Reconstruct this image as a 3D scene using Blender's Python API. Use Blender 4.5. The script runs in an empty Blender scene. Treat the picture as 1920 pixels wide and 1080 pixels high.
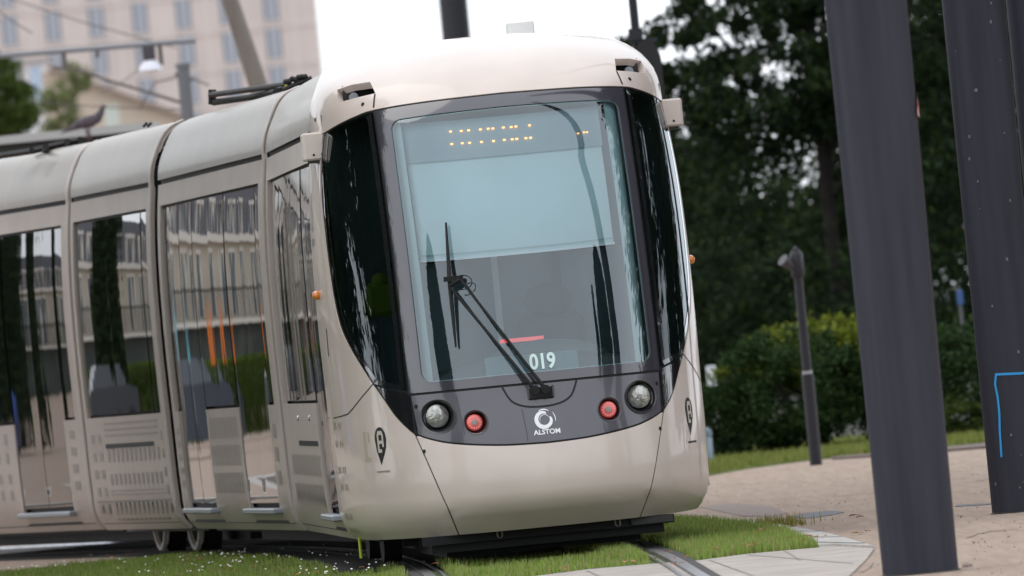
import bpy, math, random
import numpy as np
from mathutils import Vector, Matrix
from mathutils.geometry import delaunay_2d_cdt
R = math.radians
random.seed(7); rng = np.random.default_rng(7)
SC = bpy.context.scene; COL = SC.collection

# ------------------------------------------------------------------ camera model
F = 20000.0; TH = R(5.5); VH = 109.0; HC = 1.35
CT, ST = math.cos(TH), math.sin(TH)
def uv(px, py):
    dx, dy = px-960, py-540
    return dx*CT-dy*ST, dx*ST+dy*CT
def at(px, py, Y):
    u, v = uv(px, py); s = F/Y
    return Vector((u/s, Y, HC-(v-VH)/s))
def gnd(px, py, z=0.0):
    u, v = uv(px, py); s = (v-VH)/(HC-z)
    return Vector((u/s, F/s, z))
cd = bpy.data.cameras.new('camera'); cam = bpy.data.objects.new('camera', cd); COL.objects.link(cam)
SC.camera = cam
cd.sensor_width = 36; cd.lens = 36*F/1920; cd.clip_end = 5000; cd.clip_start = 1
cd.dof.use_dof = True; cd.dof.focus_distance = 67.5; cd.dof.aperture_fstop = 5.4
p = math.atan(VH/F)
up0 = Vector((0, -math.sin(p), math.cos(p))); fw = Vector((0, math.cos(p), math.sin(p))); X0 = Vector((1, 0, 0))
cr = X0*CT-up0*ST; cu = X0*ST+up0*CT
m = Matrix.Identity(4)
for i in range(3):
    m[i][0] = cr[i]; m[i][1] = cu[i]; m[i][2] = -fw[i]
m[2][3] = HC
cam.matrix_world = m

# ------------------------------------------------------------------ materials
MATS = {}
def mat(name, col, rough=.6, metal=0, spec=.5, coat=0, var=0, vscale=4, bump=0, bscale=8, emit=None, col2=None, stretch=None, coatr=.05, detail=5, estr=1):
    if name in MATS: return MATS[name]
    M = bpy.data.materials.new(name); M.use_nodes = True; nt = M.node_tree; N = nt.nodes; L = nt.links
    b = N['Principled BSDF']
    b.inputs['Base Color'].default_value = (*col, 1); b.inputs['Roughness'].default_value = rough
    b.inputs['Metallic'].default_value = metal; b.inputs['Specular IOR Level'].default_value = spec
    b.inputs['Coat Weight'].default_value = coat; b.inputs['Coat Roughness'].default_value = coatr
    if emit:
        b.inputs['Emission Color'].default_value = (*emit, 1); b.inputs['Emission Strength'].default_value = estr
    if var or bump or col2:
        tc = N.new('ShaderNodeTexCoord'); mp = N.new('ShaderNodeMapping'); L.new(tc.outputs['Object'], mp.inputs[0])
        if stretch: mp.inputs['Scale'].default_value = stretch
    if var or col2:
        n = N.new('ShaderNodeTexNoise'); n.inputs['Scale'].default_value = vscale; n.inputs['Detail'].default_value = detail
        L.new(mp.outputs[0], n.inputs['Vector'])
        cr_ = N.new('ShaderNodeValToRGB'); L.new(n.outputs['Fac'], cr_.inputs[0])
        c2 = col2 or tuple(c*(1-var) for c in col); c1 = col if col2 else tuple(min(1, c*(1+var)) for c in col)
        cr_.color_ramp.elements[0].position = .35; cr_.color_ramp.elements[1].position = .65
        cr_.color_ramp.elements[0].color = (*c2, 1); cr_.color_ramp.elements[1].color = (*c1, 1)
        L.new(cr_.outputs[0], b.inputs['Base Color'])
    if bump:
        n2 = N.new('ShaderNodeTexNoise'); n2.inputs['Scale'].default_value = bscale; n2.inputs['Detail'].default_value = 3
        L.new(mp.outputs[0], n2.inputs['Vector'])
        bp = N.new('ShaderNodeBump'); bp.inputs['Strength'].default_value = 1; bp.inputs['Distance'].default_value = bump
        L.new(n2.outputs['Fac'], bp.inputs['Height']); L.new(bp.outputs[0], b.inputs['Normal'])
        if coat: L.new(bp.outputs[0], b.inputs['Coat Normal'])
    MATS[name] = M; return M
def leafmat(name, cols, rough=.75):
    """per-leaf colour variation from the island random value"""
    if name in MATS: return MATS[name]
    M = bpy.data.materials.new(name); M.use_nodes = True; nt = M.node_tree; N = nt.nodes; L = nt.links
    b = N['Principled BSDF']; b.inputs['Roughness'].default_value = rough; b.inputs['Specular IOR Level'].default_value = .15
    g = N.new('ShaderNodeNewGeometry'); r = N.new('ShaderNodeValToRGB'); L.new(g.outputs['Random Per Island'], r.inputs[0])
    e = r.color_ramp.elements
    while len(e) < len(cols): e.new(.5)
    for i, c in enumerate(cols):
        e[i].position = i/(len(cols)-1); e[i].color = (*c, 1)
    L.new(r.outputs[0], b.inputs['Base Color'])
    tr = N.new('ShaderNodeBsdfTranslucent'); L.new(r.outputs[0], tr.inputs[0]); mx = N.new('ShaderNodeMixShader'); mx.inputs[0].default_value = .25
    L.new(b.outputs[0], mx.inputs[1]); L.new(tr.outputs[0], mx.inputs[2]); L.new(mx.outputs[0], N['Material Output'].inputs[0])
    MATS[name] = M; return M
def glassmat(name, tint, ior=1.5, boost=1.0, trans=1.0, bump=0, bscale=2, stretch=(1, 1, 1)):
    M = bpy.data.materials.new(name); M.use_nodes = True; nt = M.node_tree; N = nt.nodes; L = nt.links
    N.remove(N['Principled BSDF'])
    fr = N.new('ShaderNodeFresnel'); fr.inputs[0].default_value = ior
    mu = N.new('ShaderNodeMath'); mu.operation = 'MULTIPLY'; mu.use_clamp = True; mu.inputs[1].default_value = boost; L.new(fr.outputs[0], mu.inputs[0])
    t = N.new('ShaderNodeBsdfTransparent'); t.inputs[0].default_value = (*tint, 1)
    g = N.new('ShaderNodeBsdfGlossy'); g.inputs['Roughness'].default_value = .02; g.inputs[0].default_value = (.88, .96, 1, 1)
    mx = N.new('ShaderNodeMixShader'); L.new(mu.outputs[0], mx.inputs[0]); L.new(t.outputs[0], mx.inputs[1]); L.new(g.outputs[0], mx.inputs[2])
    if bump:
        tc = N.new('ShaderNodeTexCoord'); mp = N.new('ShaderNodeMapping'); mp.inputs['Scale'].default_value = stretch; L.new(tc.outputs['Object'], mp.inputs[0])
        n2 = N.new('ShaderNodeTexNoise'); n2.inputs['Scale'].default_value = bscale; n2.inputs['Detail'].default_value = 1
        L.new(mp.outputs[0], n2.inputs['Vector']); bp = N.new('ShaderNodeBump'); bp.inputs['Distance'].default_value = bump; L.new(n2.outputs['Fac'], bp.inputs['Height'])
        L.new(bp.outputs[0], g.inputs['Normal'])
    L.new(mx.outputs[0], N['Material Output'].inputs[0]); MATS[name] = M; return M

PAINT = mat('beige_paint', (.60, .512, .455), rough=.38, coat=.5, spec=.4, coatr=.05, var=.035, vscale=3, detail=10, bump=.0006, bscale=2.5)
PAINT2 = mat('beige_paint_side_shaded', (.48, .41, .365), rough=.42, coat=.15, spec=.35, coatr=.05, var=.05, vscale=2, bump=.0008, bscale=1.5)  # same beige as the front, darkened for the dim light on the sides
FAIR = mat('fairing_paint', (.33, .295, .255), rough=.4, spec=.35, coat=.12, coatr=.06, var=.05, vscale=1.5, stretch=(1, 1.5, .5), bump=.002, bscale=1.3)
MASK = mat('mask_grey', (.070, .067, .080), rough=.3, coat=.8, coatr=.06, spec=.5)
FRIT = mat('frit_border', (.045, .042, .053), rough=.12, coat=1, coatr=.02, spec=.6)
BLACK = mat('black_rubber', (.008, .008, .009), rough=.6, spec=.3)
GLOSSB = mat('gloss_black', (.012, .012, .014), rough=.08, coat=1, coatr=.02)
DARK = mat('dark_metal', (.02, .019, .019), rough=.6, var=.4, vscale=6)
STEEL = mat('rail_steel', (.38, .38, .40), rough=.3, metal=1, var=.2, vscale=8)
GREYM = mat('grey_metal', (.27, .29, .32), rough=.4, metal=.3)
SIDEGL = mat('tinted_glass', (.006, .008, .008), rough=.02, coat=.35, coatr=.0, spec=.8, bump=.0011, bscale=1.3, stretch=(.3, 1.6, .3))
DOORGL = mat('door_glass', (.006, .008, .008), rough=.02, coat=.35, coatr=.0, spec=.8, bump=.0014, bscale=1.5, stretch=(.3, 1.8, .3))
WSGL = glassmat('windscreen_glass', (.72, .83, .86), ior=1.5, boost=3.1)
CABGL = glassmat('cab_side_glass', (.34, .40, .38), ior=1.5, boost=.9, bump=.001, bscale=1.0, stretch=(2, 2, .3))
INT = mat('interior_grey', (.11, .165, .185), rough=.8)
INTD = mat('interior_dark', (.03, .035, .037), rough=.7)
BLIND = mat('sun_blind', (.62, .72, .71), rough=.8)
WHITEM = mat('white_marking', (.8, .8, .8), rough=.5)
AMBER = mat('amber_lens', (.75, .22, .02), rough=.2, coat=1)
LEDM = mat('led_amber', (1, .4, .1), emit=(1, .36, .08), estr=3)
REDL = mat('red_lens', (.70, .13, .12), rough=.3, coat=1, emit=(1, .1, .08), estr=.12)
LENS = mat('lamp_glass', (.42, .42, .39), rough=.12, metal=.6, var=.3, vscale=40, bump=.004, bscale=60)

# ------------------------------------------------------------------ object helpers
def tag(o, label=None, cat=None, group=None, kind=None):
    if label: o['label'] = label
    if cat: o['category'] = cat
    if group: o['group'] = group
    if kind: o['kind'] = kind
    return o
def empty(name, loc=(0, 0, 0), rz=0, label=None, cat=None, group=None):
    o = bpy.data.objects.new(name, None); COL.objects.link(o); o.location = loc; o.rotation_euler = (0, 0, rz); o.empty_display_size = .2
    return tag(o, label, cat, group)
def mk(name, verts, faces, m, parent=None, smooth=False, normals=None, loc=None, rz=None, mats=None, fm=None, attr=None):
    me = bpy.data.meshes.new(name); me.from_pydata([tuple(v) for v in verts], [], [tuple(f) for f in faces])
    me.materials.append(m)
    if mats:
        for q in mats: me.materials.append(q)
        me.polygons.foreach_set('material_index', fm)
    if smooth or normals is not None: me.polygons.foreach_set('use_smooth', [True]*len(me.polygons))
    me.update()
    if normals is not None: me.normals_split_custom_set_from_vertices([tuple(n) for n in normals])
    o = bpy.data.objects.new(name, me); COL.objects.link(o)
    if parent: o.parent = parent
    if loc is not None: o.location = loc
    if rz is not None: o.rotation_euler = (0, 0, rz)
    return o
class MB:
    def __init__(s): s.v = []; s.f = []
    def add(s, vs, fs):
        k = len(s.v); s.v += [Vector(v) for v in vs]; s.f += [tuple(i+k for i in f) for f in fs]; return s
    def box(s, x0, x1, y0, y1, z0, z1, b=0, M=None):
        if b:
            vs = []; fs = []
            # chamfered box: 24 verts
            import itertools
            idx = {}
            for ix, iy, iz in itertools.product((0, 1), repeat=3):
                c = Vector(((x0, x1)[ix], (y0, y1)[iy], (z0, z1)[iz])); sg = Vector((1-2*ix, 1-2*iy, 1-2*iz))
                for ax in range(3):
                    q = c.copy()
                    for k in range(3):
                        if k != ax: q[k] += sg[k]*b
                    idx[(ix, iy, iz, ax)] = len(vs); vs.append(q)
            g = lambda *a: idx[a]
            for ax in range(3):
                for side in (0, 1):
                    o = [k for k in range(3) if k != ax]; loop = []
                    for p_, q_ in ((0, 0), (1, 0), (1, 1), (0, 1)):
                        c = [0, 0, 0]; c[ax] = side; c[o[0]] = p_; c[o[1]] = q_; loop.append(g(*c, ax))
                    flip = (side == 1) != (ax == 1)
                    fs.append(tuple(loop) if flip else tuple(loop[::-1]))
            for ax in range(3):
                o = [k for k in range(3) if k != ax]
                for p_ in (0, 1):
                    for q_ in (0, 1):
                        c0 = [0, 0, 0]; c1 = [0, 0, 0]; c0[o[0]] = c1[o[0]] = p_; c0[o[1]] = c1[o[1]] = q_; c1[ax] = 1
                        fs.append((g(*c0, o[0]), g(*c1, o[0]), g(*c1, o[1]), g(*c0, o[1])))
            for ix, iy, iz in itertools.product((0, 1), repeat=3): fs.append((g(ix, iy, iz, 0), g(ix, iy, iz, 1), g(ix, iy, iz, 2)))
        else:
            vs = [(x0, y0, z0), (x1, y0, z0), (x1, y1, z0), (x0, y1, z0), (x0, y0, z1), (x1, y0, z1), (x1, y1, z1), (x0, y1, z1)]
            fs = [(3, 2, 1, 0), (4, 5, 6, 7), (0, 1, 5, 4), (1, 2, 6, 5), (2, 3, 7, 6), (3, 0, 4, 7)]
            vs = [Vector(v) for v in vs]
        if M: vs = [M @ v for v in vs]
        return s.add(vs, fs)
    def tube(s, pts, r, n=10, cap=True):
        pts = [Vector(q) for q in pts]; rs = r if isinstance(r, (list, tuple)) else [r]*len(pts)
        vs = []; fs = []; ref = None
        for i, q in enumerate(pts):
            d = (pts[min(i+1, len(pts)-1)]-pts[max(i-1, 0)]).normalized()
            if ref is None: ref = Vector((0, 0, 1)) if abs(d.z) < .9 else Vector((1, 0, 0))
            a = d.cross(ref).normalized(); b_ = d.cross(a).normalized(); ref = -b_ if False else ref
            for k in range(n):
                t = 2*math.pi*k/n; vs.append(q+a*math.cos(t)*rs[i]+b_*math.sin(t)*rs[i])
        for i in range(len(pts)-1):
            for k in range(n):
                fs.append((i*n+k, i*n+(k+1) % n, (i+1)*n+(k+1) % n, (i+1)*n+k))
        if cap: fs += [tuple(range(n))[::-1], tuple(range((len(pts)-1)*n, len(pts)*n))]
        return s.add(vs, fs)
    def lathe(s, prof, c=(0, 0, 0), axis='z', n=24):
        vs = []; fs = []; c = Vector(c)
        for (r, h) in prof:
            for k in range(n):
                t = 2*math.pi*k/n; a, b_ = r*math.cos(t), r*math.sin(t)
                vs.append(c+(Vector((a, b_, h)) if axis == 'z' else Vector((a, -h, b_)) if axis == 'y' else Vector((h, a, b_))))
        for i in range(len(prof)-1):
            for k in range(n): fs.append((i*n+k, i*n+(k+1) % n, (i+1)*n+(k+1) % n, (i+1)*n+k))
        return s.add(vs, fs)
    def ball(s, c, rx, ry, rz, n=12, mrow=8):
        prof = [(max(1e-4, math.sin(math.pi*i/mrow)), -math.cos(math.pi*i/mrow)) for i in range(mrow+1)]
        vs = []; fs = []
        for (r, h) in prof:
            for k in range(n):
                t = 2*math.pi*k/n; vs.append(Vector((c[0]+rx*r*math.cos(t), c[1]+ry*r*math.sin(t), c[2]+rz*h)))
        for i in range(mrow):
            for k in range(n): fs.append((i*n+k, i*n+(k+1) % n, (i+1)*n+(k+1) % n, (i+1)*n+k))
        return s.add(vs, fs)
    def build(s, name, m, parent=None, smooth=False, **k):
        o = mk(name, s.v, s.f, m, parent, **k)
        if smooth:
            me = o.data; me.polygons.foreach_set('use_smooth', [True]*len(me.polygons))
            try: me.set_sharp_from_angle(angle=R(40))
            except Exception: pass
        return o

def cubic(tab, x):
    xs = [t[0] for t in tab]
    if x <= xs[0]: return tab[0][1]
    if x >= xs[-1]: return tab[-1][1]
    i = max(k for k in range(len(xs)) if xs[k] <= x); i = min(i, len(xs)-2)
    def sl(k):
        if k == 0: return (tab[1][1]-tab[0][1])/(xs[1]-xs[0])
        if k == len(xs)-1: return (tab[-1][1]-tab[-2][1])/(xs[-1]-xs[-2])
        a = (tab[k][1]-tab[k-1][1])/(xs[k]-xs[k-1]); b_ = (tab[k+1][1]-tab[k][1])/(xs[k+1]-xs[k])
        w0 = xs[k+1]-xs[k]; w1 = xs[k]-xs[k-1]
        return (a*w0+b_*w1)/(w0+w1)
    h = xs[i+1]-xs[i]; t = (x-xs[i])/h; y0, y1 = tab[i][1], tab[i+1][1]; m0, m1 = sl(i)*h, sl(i+1)*h
    return (2*t**3-3*t*t+1)*y0+(t**3-2*t*t+t)*m0+(-2*t**3+3*t*t)*y1+(t**3-t*t)*m1
def spline(pts, step=.03):
    """smooth polyline through points"""
    P = [Vector(q) for q in pts]; out = []
    for i in range(len(P)-1):
        p0 = P[max(i-1, 0)]; p1 = P[i]; p2 = P[i+1]; p3 = P[min(i+2, len(P)-1)]
        n = max(1, int((p2-p1).length/step))
        for k in range(n):
            t = k/n
            out.append(.5*((2*p1)+(p2-p0)*t+(2*p0-5*p1+4*p2-p3)*t*t+(3*p1-p0-3*p2+p3)*t**3))
    out.append(P[-1]); return [tuple(q) for q in out]
def resample(poly, step, closed=True):
    out = []; n = len(poly)
    for i in range(n if closed else n-1):
        a = poly[i]; b_ = poly[(i+1) % n]; L = math.hypot(b_[0]-a[0], b_[1]-a[1]); k = max(1, math.ceil(L/step))
        for j in range(k): out.append((a[0]+(b_[0]-a[0])*j/k, a[1]+(b_[1]-a[1])*j/k))
    if not closed: out.append(poly[-1])
    return out
def inpoly(x, y, poly):
    c = False; n = len(poly); j = n-1
    for i in range(n):
        xi, yi = poly[i]; xj, yj = poly[j]
        if (yi > y) != (yj > y) and x < (xj-xi)*(y-yi)/(yj-yi)+xi: c = not c
        j = i
    return c

# ------------------------------------------------------------------ tram surface
WT = [(.2, 1.10), (.26, 1.15), (.34, 1.178), (.5, 1.188), (1.06, 1.20), (1.75, 1.208), (2.34, 1.192), (2.66, 1.165), (2.83, 1.143), (2.96, 1.137), (3.08, 1.112), (3.2, 1.068), (3.35, 1.005), (3.55, .945), (3.9, .88)]
FT = [(.2, 2.02), (.26, 2.11), (.32, 2.20), (.36, 2.265), (.42, 2.295), (.5, 2.305), (.73, 2.27), (1.1, 2.13), (1.5, 2.02), (2.0, 1.85), (2.5, 1.61), (2.96, 1.30), (3.08, 1.15), (3.2, .92), (3.35, .50), (3.55, -.1), (3.9, -1.0)]
ZT = [(.2, .2), (2.96, 2.96), (3.08, 3.07), (3.2, 3.18), (3.35, 3.29), (3.55, 3.365), (3.9, 3.40)]
BT = [(.2, -.35), (3.08, -.35), (3.2, -.5), (3.35, -.9), (3.55, -1.4), (3.9, -1.9)]
DT = [(.2, 0), (2.96, 0), (3.08, .01), (3.2, .03), (3.35, .05), (3.55, .07), (3.9, .08)]
def lin(tab, x):
    return float(np.interp(x, [t[0] for t in tab], [t[1] for t in tab]))
W = lambda h: cubic(WT, h)
NE = 2.5
def nose(phi, h):
    w = W(h); f = cubic(FT, h); fb = lin(BT, h)
    sg = 1 if phi >= 0 else -1; c = abs(math.cos(phi)); s_ = abs(math.sin(phi))
    r = w*sg*s_**(2/NE) if s_ > 1e-9 else 0.
    ff = fb+(f-fb)*(c**(2/NE) if c > 1e-9 else 0)
    z = (h if h < 2.96 else cubic(ZT, h))-lin(DT, h)*(abs(r)/w)**2
    return Vector((r, -ff, z))
def ph(r, h):
    w = W(h); x = min(1., abs(r)/w)
    return math.copysign(math.asin(x**(NE/2)), r)
def nose_n(phi, h):
    e = 1e-3
    # work away from the phi=0 kink of the power law
    pa = max(min(phi, math.pi/2-2*e), -math.pi/2+2*e)
    if abs(pa) < .02: pa = .02 if pa >= 0 else -.02
    a = nose(pa+e, h)-nose(pa-e, h); b_ = nose(pa, min(h+e*3, 3.9))-nose(pa, max(h-e*3, .2))
    n = a.cross(b_)
    if n.length < 1e-12: return Vector((0, -1, 0))
    n.normalize()
    if abs(phi) < .02: n.x *= abs(phi)/.02*1.0; n.normalize()
    return n
def NR(r, h, off=0):
    q = ph(r, h); return nose(q, h)+nose_n(q, h)*off
class Map:
    """domain <-> surface.  dom(r,h)->(a,b) metric-ish; surf(a,b)->pos,normal"""
    pass
def nose_dom(q): return (ph(q[0], q[1])*1.3, q[1])
def nose_surf(a, b): return nose(a/1.3, b), nose_n(a/1.3, b)
def patch(name, poly, m, parent, dom=nose_dom, surf=nose_surf, holes=(), step=.045, grid=.07, off=0, rim=.015, offf=None, flip=False, decals=None):
    pl = [dom(q) for q in resample(poly, step)]
    def clean(pp):
        o = []
        for q in pp:
            if not o or math.hypot(q[0]-o[-1][0], q[1]-o[-1][1]) > 1e-4: o.append(q)
        if math.hypot(o[0][0]-o[-1][0], o[0][1]-o[-1][1]) < 1e-4: o.pop()
        return o
    pl = clean(pl); hs = [clean([dom(q) for q in resample(h, min(step, .02))]) for h in holes]
    pts = []; edges = []
    for loop in [pl]+hs:
        k = len(pts); n = len(loop); pts += loop; edges += [(k+i, k+(i+1) % n) for i in range(n)]
    nb = len(pts)
    xs = [q[0] for q in pl]; ys = [q[1] for q in pl]
    bp = np.array(pts)
    x = min(xs)+grid*.5
    while x < max(xs):
        y = min(ys)+grid*.5
        while y < max(ys):
            if np.min((bp[:, 0]-x)**2+(bp[:, 1]-y)**2) > (grid*.45)**2 and inpoly(x, y, pl) and not any(inpoly(x, y, h) for h in hs):
                pts.append((x, y))
            y += grid
        x += grid
    V, E, FC, *_ = delaunay_2d_cdt([Vector(q) for q in pts], edges, [], 0, 1e-5)
    faces = []
    for f in FC:
        cx = sum(V[i].x for i in f)/len(f); cy = sum(V[i].y for i in f)/len(f)
        if inpoly(cx, cy, pl) and not any(inpoly(cx, cy, h) for h in hs):
            ar = sum(V[f[i]].x*V[f[(i+1) % len(f)]].y-V[f[(i+1) % len(f)]].x*V[f[i]].y for i in range(len(f)))
            if abs(ar) < 1e-9: continue
            f = list(f)
            if ar < 0: f.reverse()
            if flip: f.reverse()
            faces.append(tuple(f))
    vs = []; ns = []
    for q in V:
        P, n = surf(q.x, q.y); o = off+(offf(q.x, q.y) if offf else 0)
        vs.append(P+n*o)
        if offf:
            e = 1e-3; g0 = (offf(q.x+e, q.y)-offf(q.x-e, q.y))/(2*e); n = n-Vector((0, g0, 0)); n.normalize()
        ns.append(n)
    if rim:
        cnt = {}
        for f in faces:
            for i in range(len(f)):
                a, b_ = f[i], f[(i+1) % len(f)]; cnt[(a, b_)] = 1
        be = [(a, b_) for (a, b_) in cnt if (b_, a) not in cnt]
        for a, b_ in be:
            k = len(vs); A_, B_ = vs[a], vs[b_]
            q4_ = [B_, A_, A_-ns[a]*rim, B_-ns[b_]*rim]
            fn = (q4_[1]-q4_[0]).cross(q4_[3]-q4_[0])
            if fn.length < 1e-12: continue
            fn.normalize(); vs += q4_; ns += [fn]*4; faces.append((k, k+1, k+2, k+3))
    if decals:
        nf = len(faces); mats = []; fm = [0]*nf
        for (rects, dm_, ddom, dsurf, doff) in decals:
            mats.append(dm_)
            for rc_ in rects:
                k = len(vs)
                for q in rc_:
                    P, n = dsurf(*ddom(q)); vs.append(P+n*doff); ns.append(n)
                faces.append(tuple(range(k, k+len(rc_)))); fm.append(len(mats))
        return mk(name, vs, faces, m, parent, normals=ns, mats=mats, fm=fm)
    return mk(name, vs, faces, m, parent, normals=ns)
def ribbon(name, paths, w, m, parent, dom=nose_dom, surf=nose_surf, off=.002, thick=0, step=.025, closed=False, MBo=None):
    vs = []; fs = []
    for path in paths:
        P = resample(path, step, closed); pr = []
        for q in P:
            a, b_ = dom(q); pr.append(surf(a, b_))
        n = len(pr); k = len(vs)
        for i in range(n):
            p0 = pr[(i-1) % n if closed else max(i-1, 0)][0]; p1 = pr[(i+1) % n if closed else min(i+1, n-1)][0]
            t = (p1-p0)
            if t.length < 1e-9: t = Vector((0, 0, 1))
            t.normalize(); nn = pr[i][1]; s_ = t.cross(nn).normalized()
            vs += [pr[i][0]+nn*off+s_*w/2, pr[i][0]+nn*off-s_*w/2]
        for i in range(n if closed else n-1):
            j = (i+1) % n
            fs.append((k+2*i, k+2*i+1, k+2*j+1, k+2*j))
    if MBo is not None: MBo.add(vs, fs); return None
    return mk(name, vs, fs, m, parent)
def quads(name, rects, m, parent, dom=nose_dom, surf=nose_surf, off=.002):
    vs = []; fs = []
    for rc in rects:
        k = len(vs)
        for q in rc:
            P, n = surf(*dom(q)); vs.append(P+n*off)
        fs.append(tuple(range(k, k+len(rc))))
    return mk(name, vs, fs, m, parent)

# ------------------------------------------------------------------ tram
A1 = R(4.3)
C0 = Vector((-.045, 69.1, 0))
tram = empty('tram', C0, A1, 'long beige articulated tram with a dark grey front mask, on the grassy bend', 'tram')
BL = spline([(0, .73), (.27, .74), (.53, .772), (.68, .81), (.797, .868), (.88, .97), (.938, 1.085), (1.015, 1.247), (1.085, 1.42), (1.127, 1.573), (1.146, 1.75), (1.153, 1.95), (1.155, 2.145), (1.15, 2.4), (1.128, 2.65), (1.095, 2.83)])
TP = spline([(0, 2.96), (.5, 2.95), (.8, 2.932), (.9, 2.91), (1.0, 2.875), (1.095, 2.83)])
def bcut(z0, z1): return [q for q in BL if z0 <= q[1] <= z1]
def mir(pp): return [(-q[0], q[1]) for q in pp]
def tz(r): return float(np.interp(abs(r), [q[0] for q in TP], [q[1] for q in TP]))
def br(z): return float(np.interp(z, [q[1] for q in BL], [q[0] for q in BL]))
seamR = spline([(.576, .2), (.66, .425), (.735, .67), (.792, .862)])
# bumper (centre)
G = .004
bl_c = [q for q in BL if q[0] <= .79]
bump = [(-q[0], q[1]) for q in reversed(bl_c)]+bl_c[1:]
bump = [(r, z-.006) for r, z in bump]
poly = [(.576-G, .2)]+[(r-G, z) for r, z in seamR[1:-1]]+list(reversed(bump))+[(-r+G, z) for r, z in reversed(seamR[1:-1])]+[(-.576+G, .2)]
patch('bumper', poly, PAINT, tram)
PRT = mat('livery_print', (.36, .31, .26), rough=.5)
mk_ = []
def nd(q):  # q=(degrees from the front, z)
    return (R(q[0])*1.3, q[1])
for (zc) in (.95, .83, .66, .55, .36, .265):
    for gphi in (-84.5, -79.5):
        for d in (0, 2.0):
            mk_.append([(gphi+d, zc-.022), (gphi+d+.8, zc-.022), (gphi+d+.8, zc+.022), (gphi+d, zc+.022)])
smallp = [[(sg*.985-.035+k*.007, .632), (sg*.985-.035+k*.007+.0045, .632), (sg*.985-.035+k*.007+.0045, .645), (sg*.985-.035+k*.007, .645)] for k in range(10) for sg in (-1,)]
smallp_r = [[(-q[0], q[1]) for q in rc_] for rc_ in smallp]
GPR = mat('grey_print', (.30, .27, .24))
for sg in (1, -1):
    pl = [(.576+G, .2)]+[(r+G, z) for r, z in seamR[1:-1]]+[(.802, .862)]+[(r+.006, z) for r, z in BL if z > .872]
    pl += [(W(2.83), 2.83)]+[(W(h), h) for h in np.linspace(2.78, .2, 60)]
    if sg < 0: pl = mir(pl)[::-1]
    # slit beside the lower corner of the side glass is drawn on top
    patch('corner_panel', pl, PAINT, tram, decals=[(mk_, PRT, nd, nose_surf, .002), (smallp, GPR, nose_dom, nose_surf, .002)] if sg < 0 else [(smallp_r, GPR, nose_dom, nose_surf, .002)])
# cab roof with recesses
slot = [(.78, 3.045), (.9, 3.03), (1.0, 3.02), (1.03, 3.06), (1.025, 3.14), (.95, 3.16), (.8, 3.165), (.775, 3.14)]
slot_d = [(.775, 3.055), (.9, 3.04), (.985, 3.025), (1.0, 3.05), (.985, 3.13), (.9, 3.15), (.79, 3.15)]
top = [(-q[0], q[1]+.006) for q in reversed(TP)]+[(q[0], q[1]+.006) for q in TP[1:]]
poly = [(-W(2.834), 2.834)]+top+[(W(2.834), 2.834)]+[(W(h), h) for h in np.linspace(2.88, 3.9, 40)]+[(r, 3.9) for r in np.linspace(.8, -.8, 20)]+[(-W(h), h) for h in np.linspace(3.9, 2.88, 40)]
patch('cab_roof', poly, PAINT, tram, holes=[slot_d, mir(slot_d)[::-1]], rim=.05)
for sg in (1, -1):
    # dark recess behind the roof slot, plus pale lip, camera inside
    c = NR(sg*.92, 3.10, -.05)
    x0, x1 = sorted((sg*.70, sg*.955))
    MB().box(x0, x1, c.y+.16, c.y+.18, 2.97, 3.12).box(x0, x1, c.y-.02, c.y+.17, 2.95, 2.97).build('recess', DARK, tram)
    MB().tube([c+Vector((0, .08, 0)), c+Vector((0, .18, 0))], .03, 12).build('recess_lamp', GREYM, tram)
# dark seams on the nose
for sg in (1, -1):
    ribbon('panel_seam', [[(sg*r, z) for r, z in seamR]], .009, BLACK, tram, off=-.003)
    ribbon('panel_seam', [[(sg*.80, 2.95), (sg*.79, 3.0), (sg*.778, 3.05)]], .012, BLACK, tram, off=.0015)
    ribbon('panel_seam', [[(sg*.99, 1.20), (sg*1.06, 1.12), (sg*1.135, 1.02), (sg*1.19, 1.0), (sg*W(1.0), 1.0)]], .008, BLACK, tram, off=.0015)
# seal round the band: backing strip
loop = [(-r, z) for r, z in reversed(BL)]+BL[1:]+[q for q in reversed(TP)][1:]+[(-r, z) for r, z in TP[1:-1]]
ribbon('band_seal', [loop], .045, BLACK, tram, off=-.006, closed=True)
# windscreen frame (frit border) and glass
ZB = 1.115
outer = [(-.795, ZB), (.795, ZB)]+[(r, tz(r)-.006) for r in np.linspace(.795, -.795, 30)]
def rrect(x0, x1, z0, zt, rad):
    o = []
    for cx, cz, a0 in ((x1-rad, z0+rad, -90), (x1-rad, None, 0), (x0+rad, None, 90), (x0+rad, z0+rad, 180)):
        for k in range(7):
            a = R(a0+15*k); cc = cz if cz is not None else zt(cx)-rad
            o.append((cx+rad*math.cos(a), cc+rad*math.sin(a)))
        if a0 == 0:
            for r in np.linspace(x1-rad, x0+rad, 16)[1:-1]: o.append((r, zt(r)))
    return o
clear = rrect(-.715, .748, 1.175, lambda r: tz(r)-.085, .065)
patch('windscreen_frame', outer, FRIT, tram, holes=[clear])
big = rrect(-.74, .768, 1.15, lambda r: tz(r)-.06, .05)
patch('windscreen', big, WSGL, tram, off=-.006, rim=0)
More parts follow.
